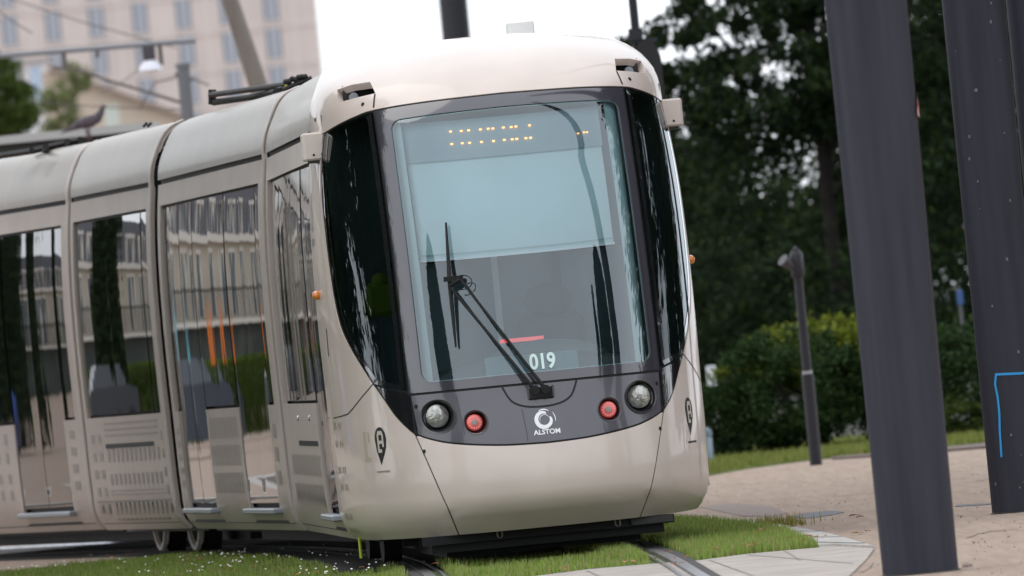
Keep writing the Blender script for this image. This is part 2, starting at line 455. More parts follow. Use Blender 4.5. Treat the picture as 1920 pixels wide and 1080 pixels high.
# fine bright bevel of the frit opening
ribbon('glass_edge', [clear], .014, mat('glass_edge', (.42, .55, .52), rough=.3), tram, off=-.009, closed=True)
for sg in (1, -1):
    bb = [(r-.006, z) for r, z in BL if 1.21 < z < 2.82]
    pl = [(.812, 1.135), (.9, 1.16), (.985, 1.195)]+bb+[(1.082, 2.825)]+[(r, z-.006) for r, z in reversed(TP) if .815 < r < 1.075]+[(.812, tz(.812)-.006)]
    frame = pl if sg > 0 else mir(pl)[::-1]
    patch('side_windscreen', frame, CABGL, tram, rim=.004)
    # black edge frit
    ribbon('side_frit', [[(sg*(r-.018), z) for r, z in bb]], .035, GLOSSB, tram, off=.002)
    ribbon('side_frit', [[(sg*.832, 1.15), (sg*.832, tz(.83)-.02)]], .04, GLOSSB, tram, off=.002)
    ribbon('side_frit', [[(sg*.83, 1.155), (sg*.9, 1.18), (sg*.985, 1.212)]], .03, GLOSSB, tram, off=.0025)
    w = [(.80, .875)]+[(r-.006, z) for r, z in BL if .88 < z < 1.17]+[(.97, 1.178), (.9, 1.147), (.812, 1.12), (.80, 1.1)]
    patch('mask_corner', w if sg > 0 else mir(w)[::-1], GLOSSB, tram)
# mask with lamp holes
def circ(cx, cz, r, n=28): return [(cx+r*math.cos(2*math.pi*k/n), cz+r*math.sin(2*math.pi*k/n)) for k in range(n)]
mk_b = [(-q[0], q[1]+.006) for q in reversed(bl_c)]+[(q[0], q[1]+.006) for q in bl_c[1:]]
HL = (.64, .955, .098); TL = (.423, .897, .07)
holes = [circ(sg*x, z, r) for sg in (1, -1) for x, z, r in (HL, TL)]
patch('front_mask', mk_b+[(.788, 1.10), (-.788, 1.10)], MASK, tram, holes=holes)
ribbon('mask_seal', [[(-.8, 1.108), (.8, 1.108)], [(-.80, .87), (-.805, 2.93)], [(.80, .87), (.805, 2.93)]], .05, BLACK, tram, off=-.008)
sm = MB()
ribbon('', [spline([(-.235, 1.1), (-.19, 1.01), (-.11, .968), (0, .957), (.11, .968), (.19, 1.01), (.235, 1.1)])], .012, None, None, off=.002, MBo=sm)
sm.build('wiper_cover_seam', BLACK, tram)
for c_ in ([(-.13, .955), (-.118, .80), (-.118, .752)], [(-.52, 1.08), (-.5, .83)]): ribbon('mask_crease', [c_], .005, mat('crease', (.05, .05, .06)), tram, off=.0015)
for sg in (1, -1):
    for (x, z, r, kind) in ((*HL, 'headlight'), (*TL, 'tail_light')):
        c = NR(sg*x, z)
        y = c.y
        prof = [(r*1.08, .012), (r*1.0, .006), (r*.98, -.03), (r*.80, -.075), (r*.72, -.08)]
        # bezel follows the hole's depth: a cylinder from the skin inwards
        vs = []; n = 36; fs = []
        rings = [(1.10, None, .004), (1.0, None, .002), (.97, -.02, 0), (.80, -.07, 0), (.76, -.085, 0)]
        for (k_, dep, o_) in rings:
            for k in range(n):
                t = 2*math.pi*k/n; px_, pz_ = sg*x+r*k_*math.cos(t), z+r*k_*math.sin(t)
                if dep is None: q = NR(px_, pz_, o_)
                else: q = Vector((px_, y-dep+(.0), pz_))
                if dep is not None and k_ > .9: q.y = NR(px_, pz_).y+.02
                vs.append(q)
        for i in range(len(rings)-1):
            for k in range(n): fs.append((i*n+k, (i+1)*n+k, (i+1)*n+(k+1) % n, i*n+(k+1) % n))
        root = mk(kind, vs, fs, mat('bezel', (.03, .03, .034), rough=.25, coat=.5), tram, smooth=True)
        ly = y+.045
        if kind == 'headlight':
            MB().lathe([(.001, .022), (.03, .020), (.055, .012), (.072, 0), (.075, -.02)], (sg*x-.006, ly, z+.004), 'y', 32).build('lens', LENS, root, smooth=True)
            MB().lathe([(.001, .006), (.012, .006), (.016, 0)], (sg*x-.006, ly-.022, z+.004), 'y', 16).build('reflector_cap', mat('cap', (.3, .3, .28), rough=.3), root, smooth=True)
            MB().lathe([(.094, .01), (.094, -.06), (.001, -.06)], (sg*x, ly, z), 'y', 28).build('housing', BLACK, root)
        else:
            MB().lathe([(.001, .012), (.03, .012), (.048, .004), (.053, -.01)], (sg*x-.004, ly, z), 'y', 28).build('lens', REDL, root, smooth=True)
            MB().lathe([(.001, .018), (.018, .017), (.022, .010)], (sg*x-.004, ly, z), 'y', 20).build('lens_centre', mat('lens_c', (.35, .28, .26), rough=.3), root, smooth=True)
            ring = MB()
            for k in range(14):
                t = 2*math.pi*k/14; ring.ball((sg*x-.004+.037*math.cos(t), ly-.012, z+.037*math.sin(t)), .006, .003, .006, 6, 4)
            ring.build('led_ring', mat('led_red', (.75, .3, .28), emit=(1, .3, .25), estr=.15), root)
            MB().lathe([(.068, .0), (.068, -.06), (.001, -.06)], (sg*x, ly, z), 'y', 28).build('housing', BLACK, root)
# screws
scp = [(.748, .745), (-.748, .745), (.765, 1.03), (-.765, 1.03), (.86, 2.985), (-.86, 2.985), (1.125, 2.93), (-1.125, 2.93)]
for q in scp:
    c = NR(q[0], q[1]); n = nose_n(ph(*q), q[1])
    MB().tube([c-n*.005, c+n*.004], .013, 10).build('screw', BLACK, tram)
# camera housings at the roof corners
for sg in (1, -1):
    x0, x1 = sorted((sg*1.095, sg*1.232))
    h = MB().box(x0, x1, -.30, -.05, 2.665, 2.845, b=.012).build('camera_housing', PAINT, tram, smooth=False)
    for sx in ((sg*1.115, -.302), (sg*1.17, -.302)):
        MB().tube([(sx[0], sx[1]+.01, 2.70), (sx[0], sx[1]-.003, 2.70)], .008, 8).build('screw', BLACK, h)
    MB().box(min(sg*1.10, sg*1.2), max(sg*1.10, sg*1.2), -.28, -.07, 2.650, 2.664).build('housing_base', DARK, h)
    # side marker lamp
    MB().ball((sg*(W(1.80)+.012), .02, 1.80), .03, .035, .03, 14, 10).build('side_marker', AMBER, tram, smooth=True)
    # vertical grab slit
    ribbon('grab_slit', [[(sg*1.1935, 1.40), (sg*1.1925, 1.58)]], .03, BLACK, tram, off=.002)
    ribbon('grab_slit_lip', [[(sg*1.187, 1.40), (sg*1.187, 1.58)]], .008, PAINT, tram, off=.006)
# logo and name on the mask
def ring(cx, cz, r0, r1, a0, a1, n=30, sq=1.0, tilt=0):
    o = []
    for k in range(n):
        t0 = R(a0+(a1-a0)*k/n); t1 = R(a0+(a1-a0)*(k+1)/n)
        def w_(t): return r0+(r1-r0)*abs(math.sin((t-R(a0))/(R(a1)-R(a0))*math.pi))**.35
        o.append([(cx+r0*math.cos(t0)*sq, cz+r0*math.sin(t0)), (cx+w_(t0)*math.cos(t0)*sq, cz+w_(t0)*math.sin(t0)), (cx+w_(t1)*math.cos(t1)*sq, cz+w_(t1)*math.sin(t1)), (cx+r0*math.cos(t1)*sq, cz+r0*math.sin(t1))])
    return o
rc = ring(.0, .875, .036, .062, 60, 385)+ring(.004, .872, .030, .034, 20, 200)+ring(.0, .875, .058, .066, 55, 120)+ring(-.01, .87, .079, .084, -10, 35)
quads('logo_emblem', rc, WHITEM, tram, off=.003)
def text_mesh(body, size, ox=0, bold=0.0, sx=1.0, space=1.0):
    cu_ = bpy.data.curves.new('t', 'FONT'); cu_.body = body; cu_.size = size; cu_.align_x = 'CENTER'; cu_.align_y = 'CENTER'; cu_.offset = bold; cu_.space_character = space
    cu_.resolution_u = 4
    o = bpy.data.objects.new('t', cu_); COL.objects.link(o); dg = bpy.context.evaluated_depsgraph_get(); dg.update()
    me = bpy.data.meshes.new_from_object(o.evaluated_get(dg)); vs = [(v.co.x*sx, v.co.y) for v in me.vertices]; fs = [tuple(p_.vertices) for p_ in me.polygons]
    bpy.data.objects.remove(o); bpy.data.curves.remove(cu_); bpy.data.meshes.remove(me); return vs, fs
def text_on(name, body, size, cx, cz, m, parent, bold=0., sx=1., off=.003, skew=0, space=1.0):
    vs, fs = text_mesh(body, size, 0, bold, sx, space)
    out = []
    for x, y in vs: out.append(NR(cx+x+skew*y, cz+y, off))
    return mk(name, out, fs, m, parent)
text_on('maker_name', 'ALSTOM', .042, .01, .795, WHITEM, tram, bold=.0012, sx=1.05)
text_on('fleet_number', '019', .135, .035, 1.235, mat('fleet_white', (.62, .78, .74), rough=.6), tram, bold=.004, sx=.82, off=.002)
# livery badge on both cab corners (black pin with a pale letter A) with pale L behind
for sg in (-1, 1):
    cx, cz = sg*.985, .845; dx = 1
    pin = []
    for k in range(28):
        t = math.pi*(k/27)*1.18-.28
        pin.append((cx+.075*math.cos(t), cz+.085*math.sin(t)))
    pin = [(cx+.075*math.cos(2*math.pi*k/26), cz+.085*math.sin(2*math.pi*k/26)) for k in range(26)]
    cells = []
    for k in range(26):
        t0, t1 = 2*math.pi*k/26, 2*math.pi*(k+1)/26
        cells.append([(cx, cz), (cx+.030*math.cos(t0), cz+.076*math.sin(t0)), (cx+.030*math.cos(t1), cz+.076*math.sin(t1))])
    cells.append([(cx-.030, cz), (cx-.025, cz-.08), (cx-.008, cz-.165), (cx+.014, cz-.095), (cx+.026, cz-.05), (cx+.030, cz)])
    quads('badge', cells, mat('badge_black', (.012, .012, .012), rough=.6), tram, off=.0015)
    lt = mat('badge_letter', (.5, .45, .40))
    k_ = .45
    quads('badge_letter', [[(cx+x*k_*.88, cz+y*.86) for x, y in rc_] for rc_ in ([(-.042, -.10), (-.02, -.10), (-.02, .03), (-.042, .03)], [(.02, -.06), (.042, -.06), (.042, .03), (.02, .03)], [(-.042, .03), (.042, .03), (.028, .06), (-.028, .06)], [(-.02, -.035), (.02, -.035), (.02, -.012), (-.02, -.012)], [(-.02, -.10), (.01, -.10), (.01, -.075), (-.02, -.075)])], lt, tram, off=.0032)
    if sg < 0:
        tan = mat('badge_tan', (.42, .36, .27))
        quads('pale_letter', [[(-1.075, .71), (-1.06, .71), (-1.06, .90), (-1.075, .90)], [(-1.06, .71), (-1.045, .71), (-1.045, .735), (-1.06, .735)], [(-1.052, .83), (-1.043, .83), (-1.043, .895), (-1.052, .895)]], tan, tram, off=.0015)
PRT = mat('livery_print', (.36, .31, .26), rough=.5)
# window-shaped livery marks on the left cab corner, measured as (distance back, height)
def side_dom(q): return q
def side_surf_L(a, b):   # a = y (backwards) , b = z ; left side x<0
    e = 1e-3; dw = (W(b+e)-W(b-e))/(2*e); n = Vector((-1, 0, -dw)); n.normalize(); return Vector((-W(b), a, b)), n
def side_surf_R(a, b):
    P, n = side_surf_L(a, b); return Vector((-P.x, P.y, P.z)), Vector((-n.x, n.y, n.z))
# wiper
wip = MB(); pv = [NR(-.035, 1.045, .05), NR(.03, 1.045, .05)]
for q in pv: wip.tube([q+Vector((0, .06, 0)), q+Vector((0, -.01, 0))], .028, 14)
wiper = wip.build('wiper', BLACK, tram, smooth=True)
MB().box(-.085, .085, pv[0].y+.02, pv[0].y+.055, 1.0, 1.09, b=.012).build('pivot_plate', GLOSSB, wiper)
def wpt(px, py, f, off=.05):   # pixel -> point on the nose skin
    r = 0; z = 1.5
    for _ in range(8):
        Y = C0.y-f; w_ = at(px, py, Y)
        loc = w_-C0; r = loc.x*math.cos(A1)+(loc.y)*math.sin(A1); z = w_.z
        y = NR(r, z).y; f = -y+off
    return NR(r, z, off)
a1 = wpt(848, 540, 1.9); a2 = wpt(868, 528, 1.9)
e1 = wpt(992, 722, 2.0, .06); e2 = wpt(1010, 718, 2.0, .06)
MB().tube([pv[0], e1, (e1+a1)/2+Vector((0, -.03, 0)), a1], [.014, .012, .010, .009], 8).build('wiper_arm', BLACK, wiper)
MB().tube([pv[1], e2, (e2+a2)/2+Vector((0, -.03, 0)), a2], [.014, .012, .010, .009], 8).build('wiper_arm', BLACK, wiper)
b0 = wpt(838, 420, 1.8, .02); b1 = wpt(848, 525, 1.8, .045); b2 = wpt(857, 652, 1.95, .02)
bl = MB().tube([b0, (b0+b1)/2, b1, (b1+b2)/2, b2], [.008, .012, .017, .014, .007], 6)
bl.tube([a1, a2], .014, 8); bl.box(a1.x-.03, a2.x+.02, b1.y-.03, b1.y-.005, b1.z-.02, b1.z+.01)
bl.build('wiper_blade', BLACK, wiper)
lp = [a2+Vector((-.02+.06*math.sin(t)*1.0+.03, -.03, .02-.05*math.cos(t)*.9-.04)) for t in np.linspace(-.6, 3.4, 12)]
MB().tube(lp, .0035, 6).build('washer_hose', BLACK, wiper)

# cab interior
def inner(r, h, off): return NR(r, h, off)
bz0 = 1.965
gridr = np.linspace(-.70, .66, 14); gridz = np.linspace(bz0, 2.64, 10)
vs = [inner(r, z, -.10) for z in gridz for r in gridr]; n = len(gridr)
fs = [(i*n+k, i*n+k+1, (i+1)*n+k+1, (i+1)*n+k) for i in range(len(gridz)-1) for k in range(n-1)]
bl_ = mk('sun_blind', vs, fs, BLIND, tram, smooth=True)
ribbon('blind_bar', [[(-.70, bz0), (.66, bz0)]], .016, WHITEM, bl_, off=-.09)
ribbon('blind_hem', [[(-.70, bz0+.035), (.66, bz0+.035)]], .01, mat('hem', (.45, .55, .52)), bl_, off=-.095)
vs = [inner(r, z, -.085) for z in (2.60, 2.72, 2.87) for r in gridr]
fs = [(i*n+k, i*n+k+1, (i+1)*n+k+1, (i+1)*n+k) for i in range(2) for k in range(n-1)]
dp = mk('destination_display', vs, fs, mat('display_glass', (.33, .40, .42), rough=.4), tram, smooth=True)
for sg in (1, -1):
    vs = [NR(sg*r, z, -.05) for z in np.linspace(1.17, 2.88, 20) for r in (.68, .715, .76)]
    mk('pillar_trim', vs, [(i*3+k, i*3+k+1, i*3+k+4, i*3+k+3) for i in range(19) for k in range(2)], mat('trim_teal', (.5, .62, .60), rough=.7), tram, smooth=True)
leds = MB()
row = [(350, 270), (428, 265), (482, 260), (567, 253), (622, 248), (655, 246), (728, 239), (782, 236), (815, 232), (912, 224), (358, 360), (435, 353), (488, 350), (574, 343), (660, 336), (735, 328), (790, 324), (822, 321), (886, 316), (920, 313), (1268, 284), (1312, 277), (1335, 276)]
for k, (x, y) in enumerate(row):
    q = wpt(740+x/3.6, 160+y/3.6, 1.4, -.078); sc = .62 if k < 20 else .48
    MB().box(q.x-.013*sc, q.x+.013*sc, q.y-.002, q.y+.002, q.z-.008*sc, q.z+.008*sc).build('amber_light', LEDM, dp)
MB().box(-1.1, 1.1, -.30, -.27, .4, 2.95).build('cab_partition', INT, tram)
MB().box(-.9, .9, -1.5, -.27, .35, .38).build('cab_floor', INTD, tram)
dv = []; rows_ = [(.06, 1.16), (.12, 1.23), (.30, 1.27), (.55, 1.20), (.6, .7)]
rr = np.linspace(-.92, .92, 20)
for off, z in rows_:
    for r in rr:
        q = NR(r*.97, 1.2, 0); dv.append(Vector((q.x*(1-off*.3), q.y+off, z-.10*abs(r)**3+(.03*math.cos(r*3) if off > .1 else 0))))
n = len(rr)
mk('dashboard', dv, [(i*n+k, i*n+k+1, (i+1)*n+k+1, (i+1)*n+k) for i in range(len(rows_)-1) for k in range(n-1)], mat('dash', (.11, .125, .13), rough=.6), tram, smooth=True)
seat = MB().box(-.02, .42, -.95, -.80, .9, 1.55, b=.06).ball((.2, -.88, 1.62), .16, .09, .12).build('driver_seat', INTD, tram, smooth=True)
MB().box(-.16, .12, -1.28, -1.25, 1.375, 1.40).build('red_strip', mat('red_strip', (.75, .12, .12), emit=(1, .1, .1), estr=.5), tram)
c = [inner(r, z, -.03) for z in (1.185, 1.30) for r in np.linspace(-.33, .27, 8)]
mk('number_card', c, [(k, k+1, k+9, k+8) for k in range(7)], mat('card', (.20, .27, .28)), tram)
MB().box(-.10, -.06, -.36, -.33, .9, 2.4).build('grab_pole', mat('pole_pale', (.55, .6, .6), rough=.4), tram)
MB().box(.30, .34, -.36, -.33, 1.0, 2.4).box(-.75, .75, -.34, -.31, 1.93, 1.97).build('partition_frame', INTD, tram)
MB().ball((.10, -1.45, 1.22), .42, .22, .16).build('console_hood', mat('dash', (.11, .125, .13)), tram, smooth=True)
# hi-vis jacket hanging in the cab on the left
jk = MB(); jx = -.86
jk.ball((jx, -.9, 1.85), .055, .06, .05).box(jx-.10, jx+.10, -.95, -.85, 1.62, 1.84, b=.03).box(jx-.14, jx-.09, -.93, -.87, 1.58, 1.80, b=.02).box(jx+.09, jx+.14, -.93, -.87, 1.60, 1.80, b=.02)
jk.build('safety_jacket', mat('hi_vis', (.17, .27, .03), rough=.7, emit=(.4, .8, .05), estr=.0), tram, smooth=True)

PD = mat('print_faint', (.31, .262, .228), rough=.5)
def zrects(zones):
    rc = []
    for (y0, y1, z0, z1, ny, nz, fy, fz) in zones:
        ey = (y1-y0)/ny; ez = (z1-z0)/nz
        for i in range(ny):
            for j in range(nz):
                a = y0+i*ey+ey*(1-fy)/2; b_ = z0+j*ez+ez*(1-fz)/2
                rc.append([(a, b_), (a, b_+ez*fz), (a+ey*fy, b_+ez*fz), (a+ey*fy, b_)])
    return rc
# ---- sides of a section: windows, doors, roof fairings
def side_section(root, L0, L1, wins, doors, tag_='', hoop0=True, hoop1=False, handle=None, zones=(), extra=()):
    """wins: (y0,y1,z0,z1) ; doors: (y0,y1,nleaf)"""
    trnd = random.Random(int(L1*100)+len(wins)); Lm = (L0+L1)/2; Lh = (L1-L0)/2
    for sg in (-1, 1):
        surf = side_surf_L if sg < 0 else side_surf_R
        # domain orientation: keep outward normals
        fl = sg < 0
        poly = [(L0, .2), (L1, .2)]+[(L1, h) for h in np.linspace(.26, 2.83, 50)]+[(L0, h) for h in np.linspace(2.83, .26, 50)]
        hs = []
        B0 = min([w_[0] for w_ in wins]+[d_[0] for d_ in doors])-.02; B1 = max([w_[1] for w_ in wins]+[d_[1] for d_ in doors])+.02
        hp_ = [(B0, 1.10)]
        for (a, b_, nl) in sorted(doors): hp_ += [(a-.01, 1.10), (a-.01, .36), (b_+.01, .36), (b_+.01, 1.10)]
        hs.append(hp_+[(B1, 1.10), (B1, 2.67), (B0, 2.67)])
        # merge touching windows/doors is avoided by leaving 3 cm posts
        dec = [(zrects(zones), PD, side_dom, surf, .002)]+[(r_, m_, side_dom, surf, .003) for r_, m_ in extra] if (zones or extra) else None
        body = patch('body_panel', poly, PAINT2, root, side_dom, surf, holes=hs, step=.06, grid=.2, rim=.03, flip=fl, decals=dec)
        for (a, b_, z0, z1) in wins:
            nw = max(1, round((b_-a)/1.2)); e = (b_-a)/nw
            for k in range(nw):
                x0 = a+k*e; x1 = x0+e
                tl = trnd.uniform(-.0022, .0022); bow = lambda aa, bb, x0=x0, x1=x1, tl=tl: .020*(1-((aa-Lm)/Lh)**2)+tl*(aa-(x0+x1)/2)+.0010*(1-(2*(aa-x0)/(x1-x0)-1)**2)
                patch('window', [(x0, z0), (x1, z0), (x1, z1), (x0, z1)], SIDEGL, root, side_dom, surf, step=.06, grid=.12, off=-.024, offf=bow, rim=.01, flip=fl)
        for (a, b_, nl) in doors:
            e = (b_-a)/nl
            for k in range(nl):
                x0 = a+k*e+.008; x1 = a+(k+1)*e-.008
                tl = trnd.uniform(-.0035, .0035); bow = lambda aa, bb, x0=x0, x1=x1, tl=tl: .020*(1-((aa-Lm)/Lh)**2)+tl*(aa-(x0+x1)/2)+.0010*(1-(2*(aa-x0)/(x1-x0)-1)**2)
                d = patch('door', [(x0, .40), (x1, .40), (x1, 2.65), (x0, 2.65)], DOORGL, root, side_dom, surf, step=.06, grid=.12, off=-.026, offf=bow, rim=.01, flip=fl)
            q0, q1 = sorted((sg*(W(.36)-.05), sg*(W(.36)+.055)))
            MB().box(q0, q1, a-.05, b_+.05, .325, .365, b=.008).build('door_step', GREYM, root)
        xs = sorted((sg*(W(.9)-.10), sg*(W(.9)-.06)))
        MB().box(xs[0], xs[1], L0+.05, L1-.05, .25, 2.8).build('inner_lining', BLACK, root)
        # groove under the fairing
        xs = sorted((sg*1.05, sg*1.118)); MB().box(xs[0], xs[1], L0, L1, 2.80, 2.90).build('gutter', BLACK, root)
        # roof fairing
        prof = [(1.142, 2.868), (1.134, 2.94), (1.112, 3.02), (1.07, 3.11), (1.015, 3.21), (.955, 3.27), (.88, 3.303), (.82, 3.305), (.80, 3.15)]
        prof = spline(prof, .02); n = len(prof)
        ys = np.linspace(L0+(.0 if not hoop0 else .0), L1, 12)
        dz_ = (lambda y: .05*max(0, 1-(y-.35)/2.6)) if root is tram else (lambda y: 0)
        vs = [Vector((sg*(p_[0]-(dz_(y)*.3 if p_[1] > 3.1 else 0)), y, p_[1]-dz_(y)*min(1, max(0, (p_[1]-3.05)/.18)))) for y in ys for p_ in prof]
        fs = []
        for i in range(len(ys)-1):
            for k in range(n-1):
                f = (i*n+k, i*n+k+1, (i+1)*n+k+1, (i+1)*n+k); fs.append(f if sg < 0 else f[::-1])
        mk('roof_fairing', vs, fs, FAIR, root, smooth=True)
        # end hoops: proud bands, pale, full height
        hp = [(W(h), h) for h in np.linspace(.2, 2.83, 40)]+[(p_[0], p_[1]) for p_ in prof if p_[1] > 2.87]
        for on, y0, y1 in ((hoop0, L0, L0+.11), (hoop1, L1-.12, L1)):
            if not on: continue
            vs = []; fs = []
            for y, o_ in ((y0, -.02), (y0+.02, .004), (y0+.04, .008), (y1-.02, .008), (y1, -.002)):
                for (x, z) in hp: vs.append(Vector((sg*(x+o_), y, z+(o_ if z > 3.1 else 0))))
            n2 = len(hp)
            for i in range(4):
                for k in range(n2-1):
                    f = (i*n2+k, i*n2+k+1, (i+1)*n2+k+1, (i+1)*n2+k); fs.append(f if sg < 0 else f[::-1])
            h = mk('end_hoop', vs, fs, mat('hoop_paint', (.50, .43, .385), rough=.45, coat=.1), root, smooth=True)
            try: h.data.set_sharp_from_angle(angle=R(35))
            except Exception: pass
        if handle:
            ribbon('handle_slot', [[(handle[0], handle[2]), (handle[1], handle[2])]], .035, BLACK, root, side_dom, surf, off=.003)
        ribbon('sill_line', [[(L0+.25, .43), (L1-.15, .43)]], .01, mat('sill', (.2, .18, .16)), root, side_dom, surf, off=.002) if not doors else None
    # under floor, with solid boxes added to block light beneath, and roof deck
    MB().box(-.95, .95, L0+.02, L1-.02, .17, .3).box(-.62, .62, L0+.1, L1-.1, .07, .17).build('underfloor', DARK, root)
    MB().box(-.86, .86, L0+.02, L1-.02, 3.06, 3.14).build('roof_deck', DARK, root)
# cab section sides (in the tram frame): y from .35 to 5.9
side_section(tram, .35, 5.9, [(1.72, 5.70, 1.12, 2.65)], [(.42, 1.68, 1)], hoop0=False, handle=(1.9, 4.2, .83), zones=[(1.9, 5.4, .38, .78, 14, 2, .5, .7)])
bolt = MB()
for y in (2.6, 4.0):
    P, n = side_surf_L(y, 1.0); bolt.ball((P.x, P.y, P.z), .012, .03, .02, 8, 6)
bolt.build('latch', mat('chrome', (.8, .8, .8), rough=.1, metal=1), tram, smooth=True)
# vertical lettering on the post between cab and door
vt = []
for k in range(16):
    for j in range(2):
        z = 2.45-k*.0155; y = .12+j*.07; vt.append([(y, z), (y, z+.009), (y+.055, z+.009), (y+.055, z)])
vn = [[(.10+k*.05, 2.12), (.10+k*.05, 2.17), (.13+k*.05, 2.17), (.13+k*.05, 2.12)] for k in range(4)]
quads('post_numbers', vn, mat('grey_print', (.3, .27, .24)), tram, side_dom, side_surf_L, off=.003)
quads('post_lettering', vt, mat('grey_print', (.3, .27, .24)), tram, side_dom, side_surf_L, off=.003)

# the sections behind, following the bend
def sec(name, px, Y, ang, L, lab):
    """front corner of the visible side at pixel column px (row 650)"""
    a = R(ang); P = at(px, 650, Y); P.z = 0
    ctr = P+Vector((math.cos(a), math.sin(a), 0))*1.207
    M = Matrix.Translation(C0) @ Matrix.Rotation(A1, 4, 'Z'); Mi = M.inverted() @ (Matrix.Translation(ctr) @ Matrix.Rotation(a, 4, 'Z'))
    o = MB().box(-1.0, 1.0, -.14, .12, .28, 3.12).build(name, BLACK, tram)   # concertina core at the joint
    o.matrix_basis = Mi; o['label'] = lab
    return o, ctr
s2, c2 = sec('door_section', 515, 75.0, 8.8, 6.4, 'section behind the cab with two double doors')
side_section(s2, .06, 6.35, [(.40, .70, 1.12, 2.65), (2.42, 4.27, 1.12, 2.65), (6.02, 6.16, 1.12, 2.65)], [(.74, 2.38, 2), (4.31, 5.98, 2)], zones=[(2.55, 4.2, .45, 1.06, 12, 3, .45, .75), (6.0, 6.25, .5, 1.0, 1, 5, .7, .5), (.36, .66, .5, 1.0, 1, 3, .6, .6)])
s3, c3 = sec('bogie_section', 302, 81.5, 12.2, 3.8, 'short windowed section over the middle bogie')
side_section(s3, .10, 3.75, [(.34, .62, 1.12, 2.65), (.65, 3.60, 1.12, 2.65)], [], handle=(.75, 2.9, .87), zones=[(.5, 2.9, .93, 1.07, 1, 3, 1, .35), (.5, 2.9, .73, .86, 12, 1, .5, .8), (.5, 2.9, .55, .66, 12, 1, .5, .8), (.5, 2.9, .47, .53, 1, 2, 1, .35), (.5, 2.9, .26, .44, 12, 1, .5, .8), (3.0, 3.6, .3, 1.0, 2, 5, .5, .5), (.32, .45, .3, 1.0, 1, 5, .7, .5)])
s4, c4 = sec('door_section', 147, 85.6, 16.6, 6.4, 'rear section with double doors at the left edge')
side_section(s4, .10, 6.9, [(.38, .71, 1.12, 2.65), (2.46, 4.66, 1.12, 2.65)], [(.75, 2.42, 2), (4.7, 6.3, 2)], zones=[(2.6, 4.5, .75, 1.06, 6, 2, .35, .6), (2.6, 4.5, .45, .72, 6, 2, .35, .6), (.36, .66, .5, 1.05, 1, 4, .6, .5)])
# wheels of the middle bogie
for yy in (1.05, 2.55):
    for sg in (-1, 1):
        x = sg*.80
        w = MB().lathe([(.06, .07), (.20, .05), (.27, .06), (.295, .03), (.30, -.06), (.32, -.065), (.32, -.075), (.05, -.08)], (x, yy, .30), 'x', 32) if sg > 0 else MB().lathe([(.06, -.07), (.20, -.05), (.27, -.06), (.295, -.03), (.30, .06), (.32, .065), (.32, .075), (.05, .08)], (x, yy, .30), 'x', 32)
        wo = w.build('wheel', DARK, s3, smooth=True)
        rimv = []; n = 36; fs = []
        for rr_, xx in ((.235, -.88), (.25, -.905), (.285, -.905), (.30, -.88)):
            for k in range(n):
                t = 2*math.pi*k/n; rimv.append((xx*(1 if sg < 0 else -1), yy+rr_*math.cos(t), .30+rr_*math.sin(t)))
        for i in range(3):
            for k in range(n): fs.append((i*n+k, i*n+(k+1) % n, (i+1)*n+(k+1) % n, (i+1)*n+k))
        mk('rim', rimv, fs, mat('rim_paint', (.5, .45, .4), rough=.5), wo)
MB().box(-.7, .7, .9, 2.7, .15, .5).build('bogie_frame', DARK, s3)
# wheels and dark running gear under the cab
for yy in (1.9, 3.5):
    for x in (-.78, .78): MB().lathe([(.05, -.06), (.29, -.06), (.29, .06), (.05, .06)], (x, yy, .29), 'x', 28).build('wheel', DARK, tram, smooth=True)
MB().box(-.72, .72, 1.5, 3.9, .10, .3).build('bogie_frame', DARK, tram)
# obstacle deflector below the bumper, with boxes added behind to block light underneath
dfl = MB().box(-.80, .80, -1.72, -1.66, .145, .20).box(-.74, .74, -1.60, -1.2, .09, .15).box(-.62, .62, -1.2, 1.4, .05, .2).build('deflector', BLACK, tram)
MB().box(.52, .79, -1.75, -1.715, .15, .197, b=.004).build('deflector_plate', DARK, dfl)
for x in (-.33, .42): MB().tube([(x, -1.78, .21), (x, -1.79, .165), (x+.015, -1.79, .15), (x+.03, -1.79, .165), (x+.03, -1.78, .21)], .006, 6).build('towing_eye', mat('tan_metal', (.25, .22, .18), rough=.5), dfl)
MB().tube([(-1.10, -.05, .24), (-1.10, -.055, .08)], .011, 6).build('earth_strap', mat('yellow_green', (.4, .5, .03)), tram)
# roof equipment
MB().box(-.55, .6, 2.6, 4.6, 3.14, 3.34, b=.03).build('roof_unit', mat('roof_white', (.75, .75, .75), rough=.5), tram)
q = at(975, 52, 72.5); l = (Matrix.Translation(C0) @ Matrix.Rotation(A1, 4, 'Z')).inverted() @ q
MB().box(l.x-.09, l.x+.09, l.y-.1, l.y+.1, 3.30, l.z+.04, b=.008).build('roof_antenna', mat('roof_white2', (.8, .79, .76), rough=.5), tram)
# dark pantograph bits over the second section
pg = MB()
def lc(px, py, Y, so):
    w_ = at(px, py, Y); M = Matrix.Translation(C0) @ Matrix.Rotation(A1, 4, 'Z'); return M.inverted() @ w_
pg.tube([lc(395, 178, 80, 0), lc(540, 158, 77, 0)], .022, 8); pg.tube([lc(398, 196, 80, 0), lc(398, 168, 80, 0)], .03, 8); pg.tube([lc(520, 165, 77, 0), lc(520, 180, 77, 0)], .03, 8)
for k in range(7):
    x = 536+k*6; pg.ball(lc(x, 155-k*1.8-random.random()*5, 76, 0), .022, .03, .022, 8, 6)
pg.tube([lc(530, 168, 76, 0), lc(585, 146, 76, 0)], .018, 8)
pg.tube([lc(400, 192, 80, 0), lc(470, 182, 79, 0), lc(530, 168, 77, 0)], .025, 8)
pg.build('roof_cable_gear', DARK, tram, smooth=True)
MB().tube([lc(537, 150, 76, 0), lc(536, 165, 76, 0)], .012, 6).build('yellow_cable', mat('yel', (.6, .6, .05)), tram)
pg = MB()
